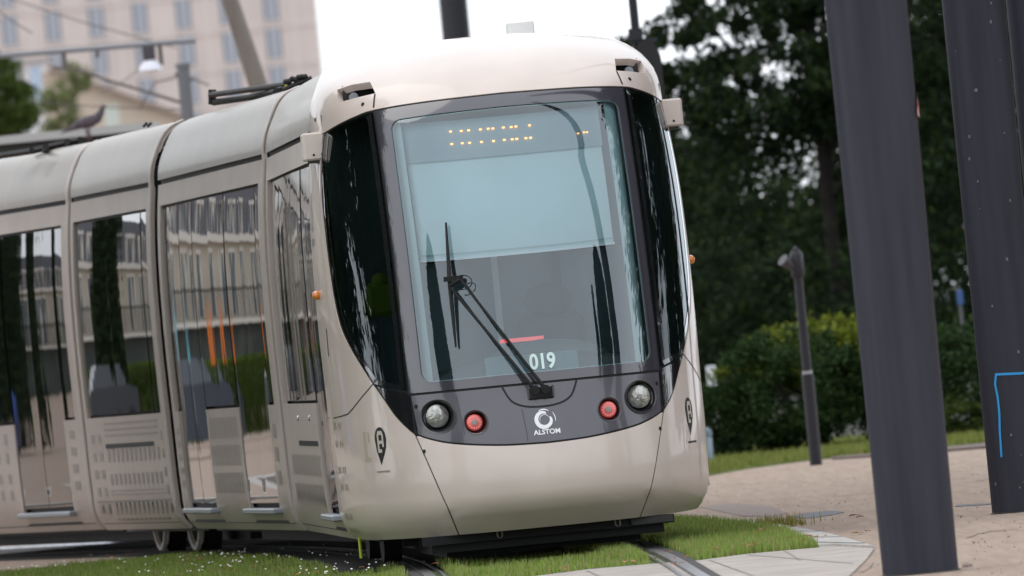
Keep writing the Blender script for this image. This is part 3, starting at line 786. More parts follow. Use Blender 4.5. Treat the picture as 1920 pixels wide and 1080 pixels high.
for a_, b_ in (((0, 292), (60, 283)), ((60, 283), (150, 262)), ((85, 283), (86, 275)), ((125, 275), (126, 265))): pg.tube([lc(*a_, 87.5, 0), lc(*b_, 87, 0)], .03, 6)
pg.build('roof_cable_gear', DARK, tram, smooth=True)
for px_ in (178, 186): MB().tube([lc(268+(px_-178), 238, 84, 0), lc(276+(px_-178), 230, 84, 0)], .012, 6).build('roof_clip', DARK, tram)

exec_env = None
# ------------------------------------------------------------------ ground
def sheet(name, pts, z, m, kind='structure', th=0):
    vs = [Vector((q[0], q[1], z)) for q in pts]; V, E, FC, *_ = delaunay_2d_cdt([Vector((v.x, v.y)) for v in vs], [(i, (i+1) % len(vs)) for i in range(len(vs))], [], 1, 1e-6)
    pl = [(v.x, v.y) for v in vs]
    o = mk(name, [(v.x, v.y, z) for v in V], [f for f in FC if inpoly(sum(V[i].x for i in f)/3, sum(V[i].y for i in f)/3, pl)], m)
    for p_ in o.data.polygons: pass
    if o.data.polygons and o.data.polygons[0].normal.z < 0: o.data.flip_normals()
    me = o.data; nv = [tuple(v.co) for v in me.vertices]; nf = [tuple(p_.vertices) for p_ in me.polygons]; k = len(nv); n = len(pts)
    nv += [(q[0], q[1], z) for q in pts]+[(q[0], q[1], z-.05) for q in pts]; nf += [(k+i, k+(i+1) % n, k+n+(i+1) % n, k+n+i) for i in range(n)]
    me.clear_geometry(); me.from_pydata(nv, [], nf); me.update()
    o['kind'] = kind; return o
PAVE = mat('pavement_asphalt', (.37, .29, .235), rough=.95, spec=.1, col2=(.31, .24, .195), vscale=16, bump=.004, bscale=70, detail=14, stretch=(1, .06, 1))
GRASSG = mat('turf_soil', (.055, .085, .018), rough=1, var=.4, vscale=3)
CONC = mat('pale_concrete', (.43, .385, .345), rough=.9, col2=(.33, .295, .265), vscale=2.5, detail=14, bump=.004, bscale=50)
KERB = mat('kerb_stone', (.41, .385, .36), rough=.85, var=.12, vscale=6, bump=.003, bscale=40)
o = mk('ground', [(-1500, -500, -.024), (1500, -500, -.024), (1500, 2500, -.024), (-1500, 2500, -.024)], [(0, 1, 2, 3)], PAVE); o['kind'] = 'structure'
# track geometry
TC = spline([(.30, 40), (.24, 52), (.17, 58.3), (.0, 67), (-.36, 74), (-1.05, 80), (-2.0, 85), (-4.2, 92), (-8, 101)], .8)
def offl(line, d):
    o_ = []
    for i in range(len(line)):
        a, b_ = Vector(line[max(i-1, 0)]), Vector(line[min(i+1, len(line)-1)]); t = (b_-a).normalized(); o_.append(Vector(line[i])+Vector((t.y, -t.x))*d)
    return o_
g = lambda x, y: tuple(gnd(x, y)[:2])
kerb_in = [g(1100, 966), g(1180, 969), g(1250, 972), (g(1330, 976)), g(1400, 983), g(1470, 994), g(1535, 1021)]
track_left = offl(TC, 3.4); 
# green track: everything around the rails beyond the pale crossing
front = [g(1535, 1021), g(1400, 1033), g(1310, 1045), g(1240, 1050), g(1100, 1062), g(960, 1080), g(700, 1108), g(300, 1150), g(-200, 1200)]
lawn = front+[(-16, 70), (-16, 79.0)]+[g(-60, 1072), g(60, 1062), g(160, 1050), g(300, 1036), g(380, 1020), g(420, 995), g(800, 972)]+kerb_in
lawn_o = sheet('lawn', lawn, -.018, GRASSG)
# pale concrete crossing in front and kerb ring
crossing = [(-16, 69.5), g(-200, 1201), g(300, 1151), g(700, 1109), g(960, 1081), g(1100, 1063), g(1240, 1051), g(1310, 1046), g(1400, 1034), g(1535, 1022), g(1560, 1006), g(1600, 1013), g(1638, 1024), g(1622, 1045), g(1585, 1080), g(1500, 1130), g(1300, 1190), (1.0, 50), (-1.0, 44), (-16, 44)]
sheet('crossing_slab', crossing, -.014, CONC)
ki = spline([Vector(q) for q in kerb_in]+[], .5)
k_out = [g(1100, 962), g(1180, 965), g(1250, 967.5), g(1330, 970), g(1400, 975), g(1480, 986), g(1560, 1001), g(1638, 1023)]
ko = spline([Vector(q) for q in k_out], .5)
kb = [tuple(q) for q in ki]+[g(1560, 1019)]+[tuple(q) for q in reversed(ko)]
ks = sheet('kerb', kb, 0.0, KERB)
tb_ = [q for q in TC if q[1] > 68.5]
sheet('track_bed_shade', [tuple(q) for q in offl(tb_, 1.15)]+[tuple(q) for q in reversed(offl(tb_, -1.25))], -.013, mat('under_tram_shade', (.018, .015, .012), rough=1))  # tram's shadow along the track, painted as a near-black strip
# joints between kerb stones
jn = MB()
for t in np.linspace(.1, .97, 9):
    a = Vector(ki[int(t*(len(ki)-1))]); b_ = Vector(ko[int(t*(len(ko)-1))]); d = (b_-a); s_ = Vector((-d.y, d.x)).normalized()*.01
    jn.add([(a.x-s_.x, a.y-s_.y, .003), (a.x+s_.x, a.y+s_.y, .003), (b_.x+s_.x, b_.y+s_.y, .003), (b_.x-s_.x, b_.y-s_.y, .003)], [(0, 1, 2, 3)])
o = jn.build('kerb_joints', DARK); o['kind'] = 'structure'
# paved crossing on the far left + pale kerb beyond the tram
o = MB().box(-14, -3.55, 99.5, 101.3, -.02, .10, b=.01).build('far_kerb', KERB); o['kind'] = 'structure'
o = MB().box(-3.9, -3.0, 96.5, 97.2, -.02, .04, b=.01).build('far_kerb', KERB); o['kind'] = 'structure'
jn = MB()
for (a_, b_) in (((1330, 1046), (1420, 1078)), ((1100, 1066), (1130, 1079)), ((1400, 1036), (1600, 1052)), ((1180, 1070), (1240, 1066)), ((1470, 1028), (1500, 1046))):
    a = gnd(*a_); b_ = gnd(*b_); d = (b_-a); s_ = Vector((-d.y, d.x, 0)).normalized()*.006
    jn.add([(a.x-s_.x, a.y-s_.y, -.011), (a.x+s_.x, a.y+s_.y, -.011), (b_.x+s_.x, b_.y+s_.y, -.011), (b_.x-s_.x, b_.y-s_.y, -.011)], [(0, 1, 2, 3)])
o = jn.build('slab_joints', mat('joint', (.24, .21, .18))); o['kind'] = 'structure'
jn = MB(); r5 = random.Random(5)
for (a_, b_) in (((1318, 905), (1500, 899)), ((1560, 925), (1650, 918)), ((1795, 1000), (1900, 985)), ((1800, 900), (1860, 893)), ((1560, 1075), (1650, 1050))):
    a = gnd(*a_); b_ = gnd(*b_); P_ = [a+(b_-a)*t+Vector((r5.gauss(0, .02), r5.gauss(0, .25), 0)) for t in np.linspace(0, 1, 9)]
    for q, w_ in zip(P_[:-1], P_[1:]):
        jn.add([(q.x, q.y-.05, -.019), (q.x, q.y+.05, -.019), (w_.x, w_.y+.05, -.019), (w_.x, w_.y-.05, -.019)], [(0, 1, 2, 3)])
o = jn.build('pavement_cracks', mat('crack', (.16, .125, .105))); o['kind'] = 'structure'
gr = MB()
for _ in range(480):
    px_, py_ = r5.uniform(1310, 1940), r5.uniform(870, 1085)
    c = gnd(px_, py_); s_ = r5.uniform(.003, .008)
    if py_ > 1000 and px_ < 1640: continue
    gr.ball((c.x, c.y, -.022), s_, s_*1.5, s_*.6, 5, 3)
o = gr.build('grit', leafmat('grit', [(.16, .125, .10), (.3, .24, .2), (.5, .42, .36), (.24, .15, .10)])); tag(o, 'fine grit and litter scattered over the tan pavement', 'grit', None, 'stuff')
# rails
for d in (.7175, -.7175):
    ln = offl(TC, d); rl = MB()
    for (o0, o1, z) in ((-.033, .033, -.002),):
        vs = []; fs = []
        for i, q in enumerate(ln):
            t = (Vector(TC[min(i+1, len(TC)-1)])-Vector(TC[max(i-1, 0)])).normalized(); n_ = Vector((t.y, -t.x))
            sgn = 1 if d > 0 else -1
            for o_, zz in ((-.10, -.012), (-.095, -.004), (-.035, -.004), (-.033, .002), (.033, .002), (.035, -.03), (.075, -.03), (.077, -.001), (.095, -.001), (.10, -.012)):
                p_ = q+n_*(o_*-sgn); vs.append((p_.x, p_.y, zz))
        k_ = 10
        for i in range(len(ln)-1):
            for j in range(k_-1): fs.append((i*k_+j, i*k_+j+1, (i+1)*k_+j+1, (i+1)*k_+j))
        mi = []
        for i in range(len(ln)-1): mi += [1, 1, 1, 0, 0, 1, 0, 0, 0]
        r = mk('rail', vs, fs, STEEL, mats=[mat('rail_rubber', (.045, .04, .04), rough=.8)], fm=mi)
        if r.data.polygons[0].normal.z < 0: r.data.flip_normals()
        tag(r, None, None, None, 'structure')
# background lawn + path kerb on the right
far_in = [g(1240, 905), g(1320, 889), g(1400, 875), g(1480, 864), g(1530, 858), g(1600, 851), g(1700, 843), g(1840, 829), g(1990, 815)]
bl2 = far_in+[(14, 116), (0, 116)]
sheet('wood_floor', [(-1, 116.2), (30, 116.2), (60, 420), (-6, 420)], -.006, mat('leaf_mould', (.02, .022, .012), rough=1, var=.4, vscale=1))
sheet('park_lawn', bl2, -.006, mat('park_grass', (.12, .16, .035), rough=1, var=.3, vscale=.8, bump=.02, bscale=20))
sheet('path_edge', [g(1560, 856), g(1700, 845), g(1840, 831), g(1990, 817), g(1990, 822), g(1840, 837), g(1700, 848.5), g(1560, 858)], .0, mat('path_dark', (.14, .10, .09), rough=.9))
# darker repair patches, stains and a drain on the pavement
for q in ([(1440, 957), (1480, 962), (1560, 957), (1595, 950), (1540, 947), (1470, 953)], [(1300, 932), (1400, 926), (1475, 921), (1470, 919), (1380, 922), (1300, 927)], [(1285, 952), (1400, 958), (1430, 951), (1480, 943), (1400, 938), (1310, 941)], [(1792, 944), (1850, 940), (1860, 937), (1795, 941)]):
    pass
sheet('asphalt_patch', [g(1478, 963), g(1512, 966), g(1560, 960), g(1583, 954), g(1556, 952), g(1510, 956)], -.02, mat('asphalt_patch', (.12, .125, .14), rough=.8))
sheet('asphalt_patch', [g(1310, 945), g(1390, 962), g(1450, 962), g(1475, 956), g(1440, 944), g(1370, 938)], -.0205, mat('asphalt_stain', (.24, .19, .17), rough=.9))
sheet('asphalt_patch', [g(1790, 944), g(1856, 940), g(1860, 937), g(1792, 941)], -.02, mat('asphalt_patch', (.12, .125, .14)))

# ------------------------------------------------------------------ grass, daisies, leaves
def tri_field(name, P, H, Wd, m, lean=.35):
    n = len(P); a = rng.uniform(0, 2*np.pi, n); dx = np.cos(a)*Wd/2; dy = np.sin(a)*Wd/2
    la = rng.uniform(0, 2*np.pi, n); ll = rng.uniform(0, lean, n)*H
    V = np.zeros((n, 3, 3)); V[:, 0] = np.c_[P[:, 0]-dx, P[:, 1]-dy, P[:, 2]]; V[:, 1] = np.c_[P[:, 0]+dx, P[:, 1]+dy, P[:, 2]]
    V[:, 2] = np.c_[P[:, 0]+np.cos(la)*ll, P[:, 1]+np.sin(la)*ll, P[:, 2]+H]
    me = bpy.data.meshes.new(name); me.vertices.add(3*n); me.vertices.foreach_set('co', V.ravel()); me.loops.add(3*n); me.loops.foreach_set('vertex_index', np.arange(3*n))
    me.polygons.add(n); me.polygons.foreach_set('loop_start', np.arange(0, 3*n, 3)); me.update(calc_edges=True); me.validate(); me.materials.append(m)
    o = bpy.data.objects.new(name, me); COL.objects.link(o); return o
def scatter(poly, n):
    xs = [q[0] for q in poly]; ys = [q[1] for q in poly]; out = []
    while len(out) < n:
        c = np.c_[rng.uniform(min(xs), max(xs), n), rng.uniform(min(ys), max(ys), n)]
        for x, y in c:
            if inpoly(x, y, poly): out.append((x, y))
            if len(out) >= n: break
    return np.array(out)
def on_rail(x, y):
    return False
tcx = np.array(TC)
def drail(P):
    xc = np.interp(P[:, 1], tcx[:, 1], tcx[:, 0]); return P[:, 0]-xc
LG = leafmat('grass_blade', [(.15, .23, .035), (.24, .35, .06), (.33, .43, .10), (.18, .28, .045), (.36, .38, .16), (.34, .27, .13)])
# near field visible on the left/front
fieldL = [g(-60, 1074), g(60, 1066), g(160, 1054), g(300, 1040), g(400, 1036), g(560, 1040), g(700, 1044), g(1050, 1012), g(1250, 1040), g(1240, 1050), g(1100, 1062), g(960, 1080), g(700, 1108), g(300, 1150), g(-100, 1190), (-6.0, 72)]
P = scatter(fieldL, 95000); d = drail(P); keep = (np.abs(np.abs(d)-.7175) > .13) & ~((np.abs(d) < 1.2) & (P[:, 1] > 69+rng.normal(0, .4, len(P)))); P = P[keep]
P = np.c_[P, np.full(len(P), -.018)]
H = rng.uniform(.015, .06, len(P))*(.75+.35*np.sin(P[:, 0]*5.1+1.3*np.sin(P[:, 1]*1.7))*np.sin(P[:, 1]*2.3)); d = drail(P); nf = np.exp(-((np.abs(np.abs(d)-.7175)-.16)/.08)**2); H = H*(1+.5*nf)
o = tri_field('grass', P, H, .012, LG); tag(o, 'short green grass in front of the tram on the green track', 'grass', None, 'stuff')
fieldR = kerb_in+[g(1400, 1033), g(1310, 1045), g(1240, 1050), g(1180, 1050), g(1000, 1010)]
P = scatter(fieldR, 42000); d = drail(P); P = P[(np.abs(np.abs(d)-.7175) > .13)]; P = np.c_[P, np.full(len(P), -.018)]
o = tri_field('grass', P, rng.uniform(.03, .075, len(P)), .012, LG); tag(o, 'wedge of taller green grass between the rail and the curved kerb', 'grass', None, 'stuff')
# far grass
P = scatter([(q[0], q[1]) for q in far_in]+[(8, 116), (0, 114)], 22000); P = np.c_[P, np.full(len(P), -.006)]
o = tri_field('grass', P, rng.uniform(.03, .09, len(P)), .03, leafmat('park_blade', [(.12, .16, .03), (.2, .24, .05), (.28, .27, .10), (.15, .2, .04)])); tag(o, 'strip of mown park grass in front of the dark bushes', 'grass', None, 'stuff')
# weed tuft by the kerb
P = np.c_[rng.normal(gnd(1452, 981).x, .10, 500), rng.normal(gnd(1452, 981).y, .35, 500), np.full(500, -.03)]
o = tri_field('grass', P, rng.uniform(.03, .10, 500), .012, leafmat('weed', [(.16, .17, .03), (.25, .24, .07), (.3, .26, .1)])); tag(o, 'dry weed tuft on the pavement beside the curved kerb', 'grass', None, 'stuff')
# daisies
D = []
for cx, cy, n_, sx in ((430, 1045, 40, .25), (490, 1055, 60, .5), (620, 1078, 50, .35), (90, 1072, 14, .25), (150, 1062, 14, .4), (560, 1062, 30, .9), (300, 1060, 30, 1.0), (380, 1075, 20, .6)):
    c = gnd(cx, cy); D += [(c.x+random.gauss(0, sx*.7), c.y+random.gauss(0, .8), .022+random.random()*.03) for _ in range(n_//2)]
dm = MB()
for (x, y, z) in D:
    r = random.uniform(.005, .009); dm.add([(x+r*math.cos(k*math.pi/3), y+r*.6*math.sin(k*math.pi/3), z+r*.5*math.sin(k*math.pi/3)) for k in range(6)], [(0, 1, 2, 3, 4, 5)])
o = dm.build('daisies', mat('daisy', (.75, .75, .70))); tag(o, 'small white daisies scattered over the grass at lower left', 'flowers', None, 'stuff')
# leaf litter on grass
lm = MB()
def leaf(x, y, z, s_):
    a = random.uniform(0, 6.28); ca, sa = math.cos(a), math.sin(a); pts = [(-1, 0, 0), (-.3, .5, .25), (.5, .35, .3), (1, 0, .1), (.4, -.4, .35), (-.4, -.45, .2)]
    return [(x+s_*(p_[0]*ca-p_[1]*sa), y+s_*(p_[0]*sa+p_[1]*ca), z+s_*p_[2]) for p_ in pts]
for cx, cy, n_, sx, sy in ((1435, 1003, 10, .16, .5), (1500, 1018, 14, .15, .3), (1400, 1032, 12, .2, .2), (1270, 982, 4, .08, .3), (1180, 1058, 10, .3, .15), (640, 1080, 8, .5, .6), (370, 1060, 10, .3, .5), (110, 1062, 6, .2, .3), (400, 1080, 10, .3, .4), (230, 1045, 5, .2, .5), (1265, 1060, 6, .05, .4)):
    c = gnd(cx, cy)
    for _ in range(n_): lm.add(leaf(c.x+random.gauss(0, sx), c.y+random.gauss(0, sy), .03 if cy < 1040 or cx < 800 else .01, random.uniform(.015, .035)), [(0, 1, 2, 3, 4, 5)])
o = lm.build('leaf_litter', leafmat('dead_leaf', [(.35, .12, .05), (.45, .22, .10), (.5, .3, .18), (.25, .10, .05)])); tag(o, 'small brown and orange dead leaves caught in the grass', 'leaves', None, 'stuff')
LF = mat('fallen_leaf', (.22, .08, .04), rough=.7)
for k, (cx, cy, lb, s_) in enumerate(((1603, 964, 'dark red fallen leaf on the pavement just left of the nearest column', .05), (1612, 966, 'curled red leaf touching the dark red one beside the nearest column', .04), (1600, 997, 'yellow brown leaf on the pavement close to the tip of the kerb', .045), (1627, 992, 'small orange leaf lying between the kerb tip and the nearest column', .03), (1322, 965, 'dark curled leaf lying at the kerb by the tram corner', .04))):
    c = gnd(cx, cy); o = mk('fallen_leaf', leaf(c.x, c.y, -.015, s_), [(0, 1, 2, 3, 4, 5)], LF if k != 2 else mat('fallen_leaf_y', (.4, .22, .05)))
    tag(o, lb, 'leaf', 'fallen leaves on the pavement')

# ------------------------------------------------------------------ dark steel columns
COLM = mat('dark_column_paint', (.031, .032, .046), rough=.6, spec=.3, col2=(.020, .021, .031), vscale=2.6, stretch=(5, 5, .28), bump=.0025, bscale=9, detail=12)
def column(name, x, y, r0, r1, h, label, group=None, m=COLM):
    root = empty(name, (x, y, -.03), 0, label, 'column', group)
    n = 40; pr = [(r0*1.0, 0), (r0*1.0, .02)]+[(r0+(r1-r0)*min(1, z/3.6), z) for z in np.linspace(.1, h, 20)]+[(.001, h)]
    MB().lathe(pr, (0, 0, 0), 'z', n).build('shaft', m, root, smooth=True)
    MB().lathe([(r0+.012, 0), (r0+.010, .012), (r0, .016)], (0, 0, 0), 'z', n).build('base_ring', DARK, root)
    return root
b1_ = gnd(1728, 1068); p1 = column('column', b1_.x, b1_.y+.19, .197, .217, 4.6, 'thick dark grey steel column nearest the camera, right of the tram', 'dark steel columns')
b2_ = gnd(1919, 953); p2 = column('column', b2_.x, b2_.y+.19, .196, .203, 20, 'dark grey steel column with blue graffiti lines, near the right edge', 'dark steel columns')
q3 = at(1885, 0, 76); p3 = column('column', q3.x+.20+.005, 76, .196, .203, 20, 'dark steel column cut off by the right edge, behind the graffiti column', 'dark steel columns')
q4 = at(852, 30, 150); p4 = column('column', q4.x, 150, .20, .20, 13, 'black column rising behind the middle of the tram roof', 'dark steel columns', mat('black_column', (.012, .013, .018), rough=.5))
# graffiti on column 2
def cyl_pt(cx, cy, rad, px, py):
    Y = cy-rad
    for _ in range(4):
        w_ = at(px, py, Y); dx = max(-rad*.999, min(rad*.999, w_.x-cx)); Y = cy-math.sqrt(rad*rad-dx*dx)
    return Vector((cx+dx*1.012, cy-math.sqrt(rad*rad-dx*dx)*1.012-.001, w_.z))
def on_col(name, root, cx, cy, rad, pts, w, m):
    P = [cyl_pt(cx, cy, rad, *q) for q in resample(pts, 12, False)]; vs = []; fs = []
    for i, q in enumerate(P):
        t = (P[min(i+1, len(P)-1)]-P[max(i-1, 0)]).normalized(); n_ = Vector((q.x-cx, q.y-cy, 0)).normalized(); s_ = t.cross(n_).normalized()*w/2
        vs += [q+s_-root.location, q-s_-root.location]
    for i in range(len(P)-1): fs.append((2*i, 2*i+1, 2*i+3, 2*i+2))
    return mk(name, vs, fs, m, root)
BLUE = mat('blue_spray', (.02, .28, .62), rough=.6)
r2 = .2005
on_col('graffiti', p2, b2_.x, b2_.y+.19, r2, [(1930, 697), (1916, 700), (1868, 702)], .016, BLUE)
on_col('graffiti', p2, b2_.x, b2_.y+.19, r2, [(1868, 700), (1866, 720), (1871, 745), (1874, 775), (1875, 810), (1878, 857)], .015, BLUE)
on_col('sticker', p1, b1_.x, b1_.y+.19, .2175, [(1719.5, 174), (1721.5, 218)], .05, mat('sticker', (.6, .5, .5), col2=(.5, .08, .08), vscale=30))
sp = MB()
rs = random.Random(3)
for (cx0, cy0, rad, x0, x1) in ((b2_.x, b2_.y+.19, r2, -.15, .1), (b1_.x, b1_.y+.19, .205, -.15, .15)):
    pass
for k in range(26):
    z = rs.uniform(.05, 3.4) if k > 8 else rs.uniform(.03, .6); a = rs.uniform(R(215), R(310)); rad = .2; s_ = rs.uniform(.003, .009)
    q = Vector((rad*1.02*math.cos(a), rad*1.02*math.sin(a), z)); t = Vector((-math.sin(a), math.cos(a), 0))
    sp.add([q-t*s_-Vector((0, 0, s_)), q+t*s_-Vector((0, 0, s_*1.3)), q+t*s_+Vector((0, 0, s_)), q-t*s_*.6+Vector((0, 0, s_*1.4))], [(0, 1, 2, 3)])
sp.build('paint_chips', mat('chip', (.13, .135, .15)), p2)
# little dirt heap at the foot of the near column
dh = MB(); c = gnd(1783, 1057)
for k in range(7): dh.ball((c.x+rs.gauss(0, .04), c.y+rs.gauss(0, .05)+.05, -.02), .03, .05, .02, 8, 5)
o = dh.build('debris', mat('debris', (.25, .2, .17), rough=.9)); tag(o, 'small heap of dirt at the foot of the nearest column', 'dirt')

# slender lamp post
lpb = gnd(1530, 868); rt = empty('street_lamp', (lpb.x, lpb.y, -.02), 0, 'slim black street lamp with a small angled spotlight, in front of the bushes', 'street lamp')
LPM = mat('lamp_black', (.018, .018, .026), rough=.5)
MB().tube([(0, 0, 0), (0, 0, .85)], .058, 18).build('pole_base', LPM, rt, smooth=True)
MB().tube([(0, 0, .85), (0, 0, 2.02)], [.044, .040], 16).build('pole', LPM, rt, smooth=True)
MB().tube([(0, 0, .84), (0, 0, .88)], .047, 16).build('collar', mat('collar', (.4, .4, .42), rough=.4), rt)
MB().lathe([(.05, 0), (.062, .02), (.062, .22), (.04, .25), (.018, .28), (.001, .30)], (0, 0, 1.75), 'z', 16).build('lamp_head', LPM, rt, smooth=True)
MB().tube([(-.04, -.02, 1.85), (-.13, -.08, 1.93)], [.035, .06], 12).build('spotlight', mat('spot_grey', (.05, .05, .06), rough=.4), rt, smooth=True)

# small pole with signal head behind the tram's right shoulder
Ys = 100; q0 = at(1188, 0, Ys); q1 = at(1192, 60, Ys)
sg_ = empty('signal_post', (q1.x, Ys, -.02), 0, 'thin dark post with black signal head behind the roof corner of the tram', 'signal')
MB().tube([(0, 0, 0), (0, 0, 7)], .042, 14).build('pole', mat('blue_black', (.015, .018, .028), rough=.5), sg_, smooth=True)
hd = MB(); bx_ = at(1213, 120, Ys)-Vector((q1.x, Ys, 0))
vs = []; out = []
for k in range(25):
    t = math.pi*k/24; out.append((bx_.x+.135*math.cos(t), bx_.z+.02+.22*math.sin(t)))
out += [(bx_.x-.135, bx_.z-.30), (bx_.x+.02, bx_.z-.75), (bx_.x+.135, bx_.z-.75)]
vs = [(x, -.25, z) for x, z in out]+[(x, -.05, z) for x, z in out]; n = len(out)
hd.add(vs, [tuple(range(n)), tuple(range(n, 2*n))[::-1]]+[(i, (i+1) % n, n+(i+1) % n, n+i) for i in range(n)])
hd.build('signal_head', mat('signal_black', (.008, .008, .01), rough=.4), sg_)
MB().box(bx_.x-.14, bx_.x+.12, -.1, .0, bx_.z+.22, bx_.z+.26).box(-.07, .06, -.12, .05, bx_.z+.25, bx_.z+.36).build('bracket', mat('bracket', (.02, .022, .028), rough=.5), sg_)

exec_trees = 1
# ------------------------------------------------------------------ vegetation
def leaves(name, C, S, m, parent, flat=.0):
    """C centres (n,3); S sizes; random quads"""
    n = len(C); u = rng.normal(size=(n, 3)); u /= np.linalg.norm(u, axis=1)[:, None]; w = rng.normal(size=(n, 3)); v = np.cross(u, w); v /= np.linalg.norm(v, axis=1)[:, None]
    S = np.asarray(S)[:, None]; a = u*S; b_ = v*S*.55
    V = np.stack([C-a, C+b_-a*.1, C+a, C-b_+a*.1], 1)
    me = bpy.data.meshes.new(name); me.vertices.add(4*n); me.vertices.foreach_set('co', V.ravel()); me.loops.add(4*n); me.loops.foreach_set('vertex_index', np.arange(4*n))
    me.polygons.add(n); me.polygons.foreach_set('loop_start', np.arange(0, 4*n, 4)); me.update(calc_edges=True); me.materials.append(m)
    o = bpy.data.objects.new(name, me); COL.objects.link(o); o.parent = parent; return o
def clumps(cen, rad, n, per, shell=.6, sq=(1, 1, 1), seed=0):
    r_ = np.random.default_rng(seed); d_ = r_.normal(size=(n, 3)); d_ /= np.linalg.norm(d_, axis=1)[:, None]
    rr_ = (shell+(1-shell)*r_.random(n))[:, None]**.6; K = np.array(cen)+d_*rr_*np.array(rad)
    P = np.repeat(K, per, 0)+r_.normal(size=(n*per, 3))*np.array(sq); return K, P
BARK = mat('bark', (.016, .013, .011), rough=.9, var=.4, vscale=6)
def tree(name, loc, h, crowns, lm_, leaf_s, label, cat, group=None, trunk_r=.2, nlimb=8, seed=1):
    """crowns: list of (cx,cy,cz,rx,ry,rz,nclump,per,clsize)"""
    root = empty(name, loc, 0, label, cat, group); rs_ = random.Random(seed)
    allK = []; allP = []
    for i, (cx, cy, cz, rx, ry, rz, nc, per, cs) in enumerate(crowns):
        K, P = clumps((cx, cy, cz), (rx, ry, rz), nc, per, .5, (cs, cs, cs*.7), seed*10+i); allK.append(K); allP.append(P)
    K = np.concatenate(allK); P = np.concatenate(allP); P = P[P[:, 2] > .02]
    tb = MB(); tb.tube([(0, 0, 0), (rs_.uniform(-.1, .1), 0, h*.35), (rs_.uniform(-.2, .2), 0, h*.7), (0, 0, h*.95)], [trunk_r, trunk_r*.8, trunk_r*.5, trunk_r*.15], 10)
    for _ in range(nlimb):
        k = K[rs_.randrange(len(K))]; z0 = max(.2, min(h*.85, k[2]*rs_.uniform(.55, .9))); tb.tube([(0, 0, z0), (k[0]*.5, k[1]*.5, (z0+k[2])/2+.1), tuple(k)], [trunk_r*.35, trunk_r*.2, trunk_r*.08], 6)
    tb.build('trunk', BARK, root, smooth=True)
    leaves('crown', P, rng.uniform(leaf_s*.6, leaf_s*1.3, len(P)), lm_, root)
    return root
DKL = leafmat('dark_needles', [(.011, .023, .009), (.019, .038, .011), (.034, .052, .013), (.012, .030, .019), (.024, .034, .012)])
DKL2 = leafmat('dark_leaves', [(.011, .023, .009), (.021, .041, .011), (.040, .058, .014), (.013, .032, .015)])
BUSH = leafmat('bush_leaves', [(.014, .034, .009), (.024, .052, .013), (.038, .068, .018), (.016, .040, .015)])
SUNTOP = leafmat('sunlit_top_leaves', [(.10, .14, .012), (.19, .22, .018), (.06, .09, .015), (.25, .27, .03)])  # yellow new growth, with sunlight on the bush top put into the colour
MID = leafmat('mid_leaves', [(.04, .07, .015), (.07, .11, .025), (.10, .13, .03), (.05, .08, .02)])
# big conifers right of the tram
tree('conifer', (4.3, 141, 0), 16, [(.2, 0, 2.3, 2.4, 2.0, 2.3, 170, 190, .19), (-.4, 0, 4.45, 1.9, 1.6, .66, 70, 130, .13), (1.0, 0, 5.4, 1.3, 1.8, 1.6, 90, 170, .17), (-.9, 0, 5.45, 1.4, 1.2, .36, 40, 110, .10), (-2.1, -.3, 5.15, .7, .6, .10, 9, 80, .06), (-1.6, 0, 6.5, 1.6, 1.5, .6, 30, 120, .16), (0, 1.5, 12, 2.6, 2.6, 3, 70, 120, .3)], DKL, .055, 'tall dark conifer with sky showing through, right behind the tram', 'conifer', 'dark trees of the park', .11, 22, 3)
tree('conifer', (7.6, 148, 0), 16, [(0, 0, 3.6, 2.6, 2.2, 2.8, 150, 190, .22), (0, 0, 7.6, 2.7, 2.2, 2.4, 130, 190, .22), (0, 1.5, 12, 2.6, 2.6, 3, 60, 120, .3)], DKL2, .06, 'broad dark tree filling the gap between the thick columns', 'tree', 'dark trees of the park', .12, 14, 4)
tree('conifer', (1.6, 158, 0), 4.4, [(.3, 0, 2.2, 1.6, 1.5, 2.1, 130, 190, .22), (1.3, 0, 4.2, .8, 1.0, .5, 20, 120, .13)], DKL, .06, 'dark evergreen half hidden by the right corner of the tram', 'conifer', 'dark trees of the park', .15, 8, 5)
tree('tree', (5.4, 176, 0), 9, [(-2.0, 0, 1.9, 3.0, 2.0, 1.9, 120, 170, .28), (3.2, 0, 3.2, 3.5, 2, 3.4, 140, 170, .30), (4.0, 0, 7.4, 3.0, 2, 2.6, 120, 160, .3), (.8, 0, 4.6, 1.2, 1.5, .7, 16, 150, .2)], DKL2, .07, 'dense dark wood edge far behind the conifers', 'tree', 'dark trees of the park', .10, 10, 6)
tree('tree', (4.5, 195, 0), 8, [(-3.5, 0, 1.6, 2.6, 1.5, 1.8, 110, 150, .3), (0, 0, 1.8, 3, 1.5, 1.9, 130, 150, .3), (4, 0, 2.6, 3, 1.5, 3.2, 130, 150, .35)], DKL2, .09, 'farthest dark wood wall, seen only through gaps low in the other trees', 'tree', 'dark trees of the park', .10, 6, 16)
